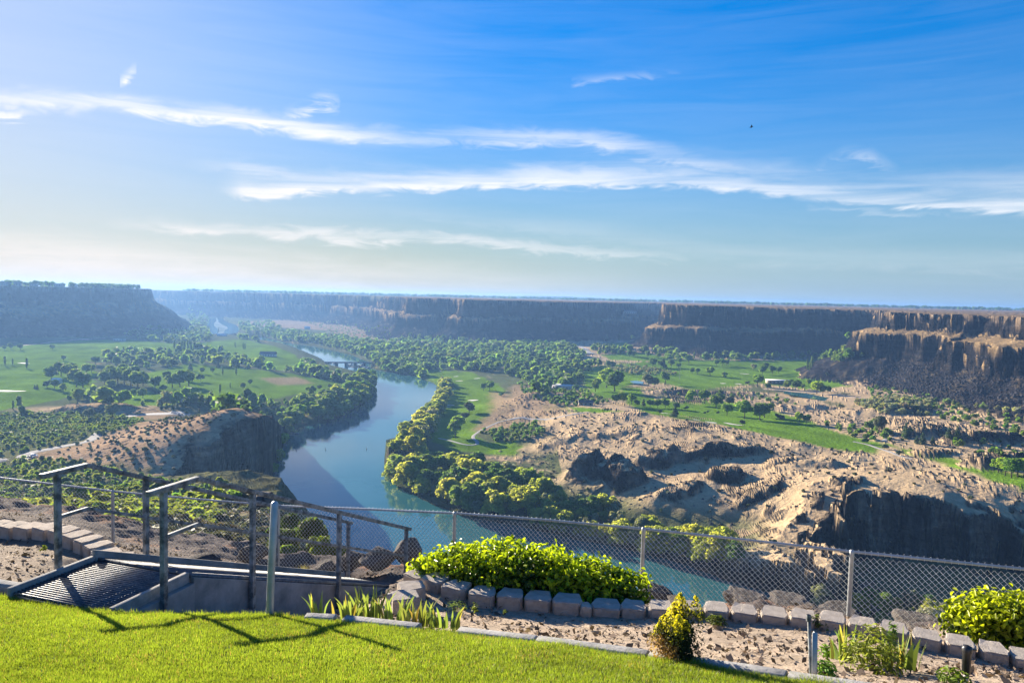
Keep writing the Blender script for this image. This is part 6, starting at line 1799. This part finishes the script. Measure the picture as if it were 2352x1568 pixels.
building(1788, 880, 34, 16, 4.5, R(-4), 'low brown clubhouse with a flat pale roof among trees', 'flat', M_TAN)
building(1345, 930, 15, 8, 3.2, 0, 'small dark hut below the tree clump beside the hill', 'gable', M_TAN, M_ROOFD, 'hut')
building(801, 782, 52, 14, 4, R(-3), 'long low white roofed shed beyond the river')
building(876, 801, 58, 8, 3, R(-62), 'slanting white roofed shed in the far woods')
building(706, 756, 20, 14, 7, R(10), 'white house on the dry flats beyond the river', 'gable')
building(616, 818, 30, 16, 5, R(5), 'lodge with dark gabled roof by the bridge trees', 'gable', M_WALL, M_ROOFD)
building(421, 924, 14, 9, 4, R(-15), 'white house with pale roof beside small evergreens', 'gable', M_WALL, M_ROOFL, 'house')
building(131, 880, 9, 7, 4.5, 0, 'white shed half hidden in the first dark grove', 'gable', M_WALL, M_ROOFL, 'shed')
building(470, 800, 26, 10, 4, R(3), 'pale low building among trees on the left bank')
building(275, 783, 24, 10, 4, R(5), 'pale low building below the left canyon wall')
building(510, 772, 26, 12, 4, R(0), 'pale barn by the far rapids', 'gable')
for i, (px, w, h, rf, lb) in enumerate([(8, 26, 7, 'gable', 'leftmost pale house on the left rim'), (38, 22, 6, 'gable', 'pale house on the left rim beside a bright roof'), (78, 16, 5, 'flat', 'bright roofed house on the left rim'), (135, 20, 9, 'flat', 'tall square house on the left rim'), (168, 18, 5, 'gable', 'house with slanted pale roof on the left rim'), (208, 18, 5, 'gable', 'rightmost house among trees of the left rim')]):
    u = np.array(pd(px, 1.0)); t = np.linspace(1500, 2600, 1200); s_ = sdist(RIM_L, u[0] * t, t)
    dd = t[np.argmax(s_ > 48)]
    x, y = u * dd; z = float(land(np.array([x]), np.array([y]))[0])
    building(0, 0, w, 12, h, random.uniform(-.3, .3), lb, rf, M_WALL, M_ROOFL if i in (2, 4) else M_ROOFD, 'house', 'house', d=None) if False else None
    e = building(px, 700, w, 12, h, random.uniform(-.3, .3), lb, rf, M_WALL, M_ROOFL if i in (2, 4) else M_ROOFD, 'house', 'house', d=dd)
    e.location = (x, y, z)
e = building(1446, 721, 40, 18, 8, R(10), 'large house on the ledge of the far wall', 'gable', M_WALL, M_ROOFD, 'house', 'house', d=2330)

# ------------------------------------------------------------------ bridge, docks, boats
M_BRIDGE = noisy_mat('bridge_concrete', (.22, .22, .23), (.30, .30, .31), .2, .9)
A, Bq = at_z(746, 832.5, -132.5), at_z(878, 833.5, -132.5)
Bq[1] = A[1] + (Bq[1] - A[1])
e = empty('bridge', tuple((A + Bq) / 2), 0, 'low grey road bridge on piers across the river', 'bridge')
part('deck', [beam(A, Bq, 9, 1.6)], M_BRIDGE, e)
dv = (Bq - A) / np.linalg.norm(Bq - A); sv_ = np.array([-dv[1], dv[0], 0])
for sgn in (-1, 1):
    part('parapet', [beam(A + sv_ * sgn * 4.3 + (0, 0, 1.2), Bq + sv_ * sgn * 4.3 + (0, 0, 1.2), .4, .9)], M_BRIDGE, e)
for f in (.02, .20, .37, .53, .68, .84):
    q = A + (Bq - A) * f
    part('pier', [beam(q - (0, 0, 12), q - (0, 0, .8), 2.2, 6.5, dv)], M_BRIDGE, e)

M_HULL = [noisy_mat('white_hull', (.62, .62, .60), (.72, .72, .70), .5, .4), noisy_mat('dark_hull', (.05, .06, .08), (.09, .10, .12), .5, .4)]
M_DECK = noisy_mat('dock_boards', (.20, .18, .16), (.32, .29, .26), .6, .9)
def boat_mesh(L, Wd, H):
    secs = [(-.5, .85, .0), (-.2, 1, 0), (.15, .95, .03), (.38, .6, .12), (.5, .04, .25)]
    V = []
    for u, k, up in secs:
        w = Wd * .5 * k; V += [(u * L, -w, H * (1 + up)), (u * L, -w * .6, 0), (u * L, w * .6, 0), (u * L, w, H * (1 + up))]
    F = []
    for i in range(4):
        for j in range(3): F.append((i * 4 + j, i * 4 + j + 1, (i + 1) * 4 + j + 1, (i + 1) * 4 + j))
        F.append((i * 4 + 3, i * 4, (i + 1) * 4, (i + 1) * 4 + 3))
    F.append((0, 3, 2, 1)); F.append((16, 17, 18, 19))
    return np.array(V), np.array(F)
def boat(px, py, L, rz, label, dark, group='boats moored by the bridge'):
    c = at_z(px, py, WZ); e = empty('motor_boat', (c[0], c[1], WZ - .15), rz, label, 'boat', group)
    V, F = boat_mesh(L, L * .34, L * .14); mesh_obj('hull', V, F, M_HULL[dark], e)
    V, F = box((-L * .02, 0, L * .2), (1, 0, 0), (0, 1, 0), (0, 0, 1), L * .16, L * .12, L * .09); bevel(mesh_obj('cabin', V, F, M_HULL[1 - dark], e), .1)
    V, F = box((L * .15, 0, L * .24), (1, 0, .4), (0, 1, 0), (-.4, 0, 1), L * .01, L * .11, L * .05); mesh_obj('windscreen', V, F, M_GLASS, e)
BT = [(757, 834.5, 0), (770, 836, 0), (797, 838, 1), (803, 841, 1), (808, 838, 0), (813, 842, 1), (817, 839, 0), (822, 840.5, 1), (829, 842.5, 1), (834, 844, 1), (838, 846, 0), (842, 843, 1), (846, 845.5, 1), (832, 839, 1)]
BT.sort()
for i, (px, py, dk) in enumerate(BT):
    boat(px, py, random.uniform(7, 11), random.uniform(-.5, .5), f'{"dark" if dk else "white"} boat moored below the bridge, {ordinal(i, len(BT))}', dk)
boat(857, 877, 7, .1, 'dark boat alone on the open river below the bridge', 1, None)
def dock(pts, wd, label, piles=True):
    W = [at_z(px, py, WZ) + (0, 0, .45) for px, py in pts]
    e = empty('dock', tuple(W[0]), 0, label, 'dock', 'river docks')
    part('deck', [beam(W[i], W[i + 1], wd, .3) for i in range(len(W) - 1)], M_DECK, e)
    for i, w in enumerate(W): part('pile', [tube([w - (0, 0, 3), w + (0, 0, 1.6)], [.16, .16], 6)], M_DECK, e)
    return e
dock([(800, 842.5), (822, 844), (848, 845)], 3.2, 'long dock among the moored boats')
dock([(812, 839), (826, 840), (836, 840.5)], 2.6, 'short dock under the bridge piers')
dock([(640, 999.5), (662, 997), (686, 995)], 2.2, 'wooden dock reaching out from the left bank trees')
dock([(652, 1001), (676, 1000)], 1.6, 'low floating platform beside the wooden dock')
dock([(642, 1025.5), (658, 1023)], 1.2, 'tiny jetty under the trees of the dark bluff')
dock([(632, 1042), (650, 1042)], 1.2, 'jetty at the foot of the dark bluff')
M_BUOY = noisy_mat('channel_marker', (.10, .10, .10), (.2, .2, .2), .5, .7)
for i, (px, py) in enumerate([(681, 1034), (748, 1033), (842, 1032)]):
    c = at_z(px, py, WZ)
    V, F = tube([(0, 0, -.5), (0, 0, .9), (0, 0, 1.0), (0, 0, 2.6)], [.34, .34, .10, .08], 8)
    o = mesh_obj('channel_marker', V, F, M_BUOY, loc=tuple(c)); tag(o, f'thin dark marker standing in the river, {ordinal(i, 3)} of three', 'marker', 'river markers')

# ------------------------------------------------------------------ vehicles
PAINT = {k: noisy_mat(k + '_paint', c, tuple(min(1, x * 1.15) for x in c), .6, .3, .0, 0, .5) for k, c in dict(navy=(.03, .035, .06), white=(.68, .68, .68), silver=(.30, .31, .33), black=(.02, .02, .022), red=(.30, .04, .03), yellow=(.5, .33, .05)).items()}
M_TYRE = noisy_mat('tyre', (.015, .015, .015), (.03, .03, .03), 2, .9)
M_RIM = noisy_mat('wheel_rim', (.35, .35, .36), (.45, .45, .46), 2, .35, .6)
M_LAMP = noisy_mat('lamp_glass', (.55, .55, .52), (.65, .65, .62), 2, .2)
def car(c, rz, paint, label, kind='suv', group='cars parked by the gravel road', name='parked_car', cat='car'):
    e = empty(name, tuple(c), rz, label, cat, group)
    L, Wd, H = (4.8, 1.9, 1.75) if kind == 'suv' else (4.6, 1.8, 1.45)
    if kind == 'suv': pr = [(-2.4, .45), (-2.38, 1.0), (-2.25, 1.62), (-1.6, 1.74), (.2, 1.72), (.85, 1.12), (2.2, .98), (2.4, .75), (2.4, .42)]
    else: pr = [(-2.3, .4), (-2.28, .9), (-1.7, 1.0), (-1.1, 1.42), (.2, 1.44), (.95, .98), (2.1, .85), (2.3, .65), (2.3, .38)]
    def ext(pr, w, tw):
        n = len(pr); zt = max(z for _, z in pr); V = []
        for s in (-1, 1):
            for x, z in pr: V.append((x, s * (w - tw * max(0, (z - 1.0) / .75)), z))
        F = [(i, (i + 1) % n, n + (i + 1) % n, n + i) for i in range(n)]
        return V, F, n
    V, F, n = ext(pr, Wd / 2, .22)
    bm = bmesh.new(); vs = [bm.verts.new(v) for v in V]
    for f in F: bm.faces.new([vs[i] for i in f])
    bm.faces.new(vs[:n][::-1]); bm.faces.new(vs[n:])
    bmesh.ops.recalc_face_normals(bm, faces=bm.faces)
    me = bpy.data.meshes.new('body'); bm.to_mesh(me); bm.free(); me.materials.append(PAINT[paint])
    o = bpy.data.objects.new('body', me); COL.objects.link(o); o.parent = e; bevel(o, .06, 2)
    X, Y, Z = np.eye(3)
    zt = 1.66 if kind == 'suv' else 1.36; x0, x1 = (-2.0, .35) if kind == 'suv' else (-1.2, .3)
    for s in (-1, 1):
        V, F = box(((x0 + x1) / 2, s * (Wd / 2 - .10), (zt + 1.08) / 2), X, Y, Z, (x1 - x0) / 2, .03, (zt - 1.08) / 2 - .03); mesh_obj('side_window', V, F, M_GLASS, e)
        for xw in (-1.45, 1.45):
            V, F = tube([(xw, s * (Wd / 2 - .2), .34), (xw, s * (Wd / 2 - .02), .34), (xw, s * (Wd / 2), .34)], [.34, .34, .30], 14); w = mesh_obj('wheel', V, F, M_TYRE, e)
            V, F = tube([(xw, s * (Wd / 2 - .02), .34), (xw, s * (Wd / 2 + .015), .34), (xw, s * (Wd / 2 + .016), .34)], [.2, .2, .01], 10); mesh_obj('rim', V, F, M_RIM, w)
        V, F = box((L / 2 - .02, s * .62, .78), X, Y, Z, .04, .2, .08); mesh_obj('headlight', V, F, M_LAMP, e)
    V, F = box((.56, 0, 1.42 if kind == 'suv' else 1.2), (-.7, 0, .7), Y, (.7, 0, .7), .40, Wd * .38, .03); mesh_obj('windscreen', V, F, M_GLASS, e)
    V, F = box((-2.36 if kind == 'suv' else -1.5, 0, 1.3), (0, 0, 1), Y, X, .22, Wd * .36, .06); mesh_obj('rear_window', V, F, M_GLASS, e)
    return e
W3 = hits([(60, 1056.5), (70, 1052), (78, 1048.5), (398, 948), (330, 962)])
car(W3[0] + (0, 0, .3), R(-8), 'black', 'dark car parked nearest beside the gravel road'); car(W3[1] + (0, 0, .3), R(-8), 'navy', 'navy car parked between the two other roadside cars', 'sedan'); car(W3[2] + (0, 0, .3), R(-8), 'white', 'white car parked farthest along the gravel road')
car(W3[3] + (0, 0, .3), R(20), 'silver', 'silver car on the gravel lot behind the bluff', 'sedan', 'vehicles on the gravel lot')
# loader on the lot
c = hits([(320, 952)])[0] + (0, 0, .3); e = empty('loader', tuple(c), R(15), 'yellow brown loader standing on the gravel lot', 'loader')
X, Y, Z = np.eye(3)
V, F = box((-.9, 0, 1.5), X, Y, Z, 1.6, 1.0, .7); bevel(mesh_obj('body', V, F, PAINT['yellow'], e), .15)
V, F = box((.3, 0, 2.6), X, Y, Z, .8, .8, .8); bevel(mesh_obj('cab', V, F, M_GLASS, e), .1)
V, F = join([beam((.8, s * .7, 1.6), (3.0, s * .7, .9), .25, .3) for s in (-1, 1)]); mesh_obj('arm', V, F, PAINT['yellow'], e)
V, F = box((3.4, 0, .7), (.8, 0, .5), Y, (-.5, 0, .8), .5, 1.3, .4); mesh_obj('bucket', V, F, M_STEEL, e)
for x in (-1.7, .9):
    for s in (-1, 1):
        V, F = tube([(x, s * .75, .75), (x, s * 1.2, .75)], [.75, .75], 14); mesh_obj('wheel', V, F, M_TYRE, e)
CP = hits([(1800, 894), (1812, 894.5), (1826, 895), (1900, 898), (1912, 899), (866, 808)])
for i in range(5): car(CP[i] + (0, 0, .3), R(80), ['white', 'silver', 'white', 'white', 'silver'][i], f'pale car parked at the clubhouse, {ordinal(i, 5)}', 'sedan' if i % 2 else 'suv', 'cars at the clubhouse')
LP = hits([(510 + i * 6, 819 + i * .15) for i in range(8)])
for i in range(8): car(LP[i] + (0, 0, .3), R(75), ['white', 'silver', 'black', 'white', 'navy', 'silver', 'white', 'white'][i], f'car in the row parked by the left bank trees, {ordinal(i, 8)}', 'sedan', 'cars by the left bank trees')

# power pole by the far fairway
c = hits([(1561, 870)])[0]; e = empty('utility_pole', tuple(c), 0, 'slim utility pole on the upper fairway', 'pole')
part('pole', [tube([c - (0, 0, 1), c + (0, 0, 20)], [.28, .2], 8)], M_WOOD, e)
part('crossarm', [beam(c + (-1.4, 0, 18.6), c + (1.4, 0, 18.6), .2, .24)], M_WOOD, e)

# distant transmission towers on the plateau
M_TOW = noisy_mat('tower_steel', (.3, .3, .31), (.4, .4, .41), .2, .6, .3)
for i, (px, d_) in enumerate([(1010, 5200), (1449, 5400), (1459, 5500), (1522, 5600)]):
    x, y = pd(px, d_); z = float(land(np.array([x]), np.array([y]))[0])
    ps = []
    for s in (-1, 1):
        for q in (-1, 1): ps.append(beam((s * 4, q * 4, 0), (s * .6, q * .6, 30), .5, .5))
    for h in (23, 27): ps.append(beam((-8, 0, h), (8, 0, h), .5, .6))
    for h, w in ((8, 3.2), (16, 2.4), (22, 1.8)): ps += [beam((-w, -w, h), (w, -w, h + 3), .3, .3), beam((w, w, h), (-w, w, h + 3), .3, .3)]
    V, F = join(ps); o = mesh_obj('transmission_tower', V, F, M_TOW, loc=(x, y, z)); tag(o, f'tiny lattice power tower on the far plateau, {ordinal(i, 4)}', 'tower', 'power towers on the plateau')

# far low mountains
gx_ = np.linspace(pd(1060, 9000)[0], pd(1480, 9000)[0], 120); u = np.linspace(0, 1, 120)
hh = 70 * np.sin(np.pi * u) ** .8 * (.75 + .35 * fbm(gx_, gx_ * 0 + 3, 900, 4, 121))
V = []; F = []
for i in range(120): V += [(gx_[i], 8950, -12), (gx_[i], 9150, -8 + hh[i] * .62), (gx_[i], 9390, -12)]
for i in range(119):
    for j in range(2): F.append((i * 3 + j, (i + 1) * 3 + j, (i + 1) * 3 + j + 1, i * 3 + j + 1))
o = mesh_obj('far_hills', V, F, mt, smooth=True); set_col(o.data, np.tile([[.12, .12, .10]], (len(V), 1))); tag(o, 'faint far hills on the horizon', 'hills', kind='structure')

# bird
c = at_d(1726, 292, 78.0); e = empty('bird', tuple(c), 0, 'small dark bird gliding high in the blue sky', 'bird')
V, F = tube([(-.17, 0, -.05), (-.10, 0, -.02), (0, 0, .02), (.09, 0, .05), (.15, 0, .075), (.18, 0, .08)], [.01, .045, .06, .05, .028, .006], 10)
M_BIRD = noisy_mat('dark_feathers', (.012, .012, .016), (.03, .03, .035), 6, .8)
mesh_obj('body', V, F, M_BIRD, e, smooth=True)
for s, (tx, tz) in ((-1, (-.16, -.22)), (1, (.13, .36))):
    V = [(-.06, s * .02, 0), (.07, s * .02, .02), (tx * .5 + .06, s * .22, tz * .5 + .02), (tx * .5 - .05, s * .22, tz * .5), (tx, s * .40, tz)]
    V = np.array(V); V = np.vstack([V, V + (0, 0, .008)])
    bm = bmesh.new(); vs = [bm.verts.new(v) for v in V]
    for f in ((0, 1, 2, 3), (3, 2, 4), (8, 7, 6, 5), (9, 7, 8), (0, 5, 6, 1), (1, 6, 7, 2), (2, 7, 9, 4), (4, 9, 8, 3), (3, 8, 5, 0)): bm.faces.new([vs[i] for i in f])
    me = bpy.data.meshes.new('wing'); bm.to_mesh(me); bm.free(); me.materials.append(M_BIRD); o = bpy.data.objects.new('wing', me); COL.objects.link(o); o.parent = e
V = np.array([(-.15, -.02, -.04), (-.15, .02, -.04), (-.27, .05, -.09), (-.27, -.05, -.09)]); V = np.vstack([V, V + (0, 0, .006)])
mesh_obj('tail', V, [(0, 1, 2, 3), (7, 6, 5, 4), (0, 4, 5, 1), (1, 5, 6, 2), (2, 6, 7, 3), (3, 7, 4, 0)], M_BIRD, e)

# ------------------------------------------------------------------ loose rock
def stones(name, pts, sizes, label, seed, col=(.055, .048, .046)):
    g = np.random.default_rng(seed); n = len(pts)
    tmpl = np.array([(-1, -.6, 0), (.2, -1, 0), (1, -.1, 0), (.5, .9, 0), (-.7, .8, 0), (-.6, -.4, .8), (.3, -.5, 1.0), (.5, .3, .85), (-.3, .45, .95)])
    fc = np.array([(0, 1, 6, 5), (1, 2, 7, 6), (2, 3, 8, 7), (3, 4, 5, 8), (4, 0, 5, 5), (5, 6, 7, 8)])
    tri = [];
    for f in fc:
        tri.append((f[0], f[1], f[2]))
        if f[3] != f[2]: tri.append((f[0], f[2], f[3]))
    tri = np.array(tri)
    T_ = tmpl[None] * (1 + g.normal(0, .22, (n, 9, 3)))
    a = g.uniform(0, 6.28, n)[:, None]
    X = (T_[:, :, 0] * np.cos(a) - T_[:, :, 1] * np.sin(a)) * sizes[:, None] * g.uniform(.7, 1.5, (n, 1)) + pts[:, 0:1]
    Y = (T_[:, :, 0] * np.sin(a) + T_[:, :, 1] * np.cos(a)) * sizes[:, None] + pts[:, 1:2]
    Z = (T_[:, :, 2] - .25) * sizes[:, None] * g.uniform(.6, 1.2, (n, 1)) + pts[:, 2:3]
    V = np.stack([X, Y, Z], -1).reshape(-1, 3); F = (tri[None] + (np.arange(n) * 9)[:, None, None]).reshape(-1, 3)
    o = mesh_obj(name, V, F, M_STONE); set_col(o.data, np.repeat(np.array(col) * g.uniform(.5, 1.7, (n, 1)), 9, 0))
    return tag(o, label, 'rocks', kind='stuff')
M_STONE, T, B = new_mat('loose_rock', .95, .15)
at_ = T.new('ShaderNodeAttribute', attribute_name='Col'); T.l.new(at_.outputs['Color'], B.inputs['Base Color'])
g = np.random.default_rng(131)
# dark scree under the lit wall
def scree_pts():
    P = wpoly([(1975, 868), (2010, 845), (2080, 825), (2200, 835), (2360, 845), (2460, 860), (2460, 985), (2352, 955), (2200, 925), (2080, 905), (1985, 890)])
    p = scatter(P, 3.4, 9000, 133)
    return p
sp_ = scree_pts(); stones('scree_blocks', sp_, g.uniform(.7, 2.3, len(sp_)), 'blocks of dark basalt scree below the right canyon wall', 134, (.034, .031, .034))
hp_ = np.concatenate([scatter(np.array(P), 5.5, 3500, 140 + i, lambda q: (fbm(q[:, 0], q[:, 1], 40, 3, 141) + fbm(q[:, 0], q[:, 1], 12, 3, 142) * .7 > .10) & off_green(q)) for i, P in enumerate(HILL)])
stones('hill_rocks', hp_, np.random.default_rng(5).uniform(.35, 1.5, len(hp_)), 'dark lava rocks strewn over the dry hill', 143)
bp_ = scatter(wpoly([(250, 1000), (330, 975), (450, 940), (600, 945), (470, 985), (420, 1010), (400, 1090), (330, 1070), (200, 1040)]), 5, 1500, 150)
stones('bluff_rocks', bp_, np.random.default_rng(6).uniform(.4, 1.5, len(bp_)), 'dark rocks on the bluff slope', 151, (.08, .06, .052))
nr_ = ns_p[::6] + np.random.default_rng(7).normal(0, .6, ns_p[::6].shape) * [1, 1, 0]; nr_[:, 2] = land(nr_[:, 0], nr_[:, 1])
stones('slope_rocks', nr_, np.clip(ns_h[::6] * .5, .1, .8), 'stones on the near slope', 152, (.10, .08, .07))

# ------------------------------------------------------------------ air
HAZE = 1.1e-4
mh = bpy.data.materials.new('haze_air'); mh.use_nodes = True
T = NT(mh.node_tree)
for n in list(T.n): T.n.remove(n)
pv = T.new('ShaderNodeVolumePrincipled')
pv.inputs['Color'].default_value = (0.21, 0.41, 0.80, 1)
pv.inputs['Density'].default_value = HAZE
pv.inputs['Anisotropy'].default_value = 0.32
om = T.new('ShaderNodeOutputMaterial'); T.l.new(pv.outputs[0], om.inputs['Volume'])
X0, X1, Y0, Y1, Z0, Z1 = -9600, 9600, -60, 9600, -160, 36
hv = [(x, y, z) for z in (Z0, Z1) for x, y in ((X0, Y0), (X1, Y0), (X1, Y1), (X0, Y1))]
hz = mesh_obj('haze', hv, [(3, 2, 1, 0), (4, 5, 6, 7), (0, 1, 5, 4), (1, 2, 6, 5), (2, 3, 7, 6), (3, 0, 4, 7)], mh)
tag(hz, 'thin blue evening haze filling the canyon', 'haze', kind='stuff')
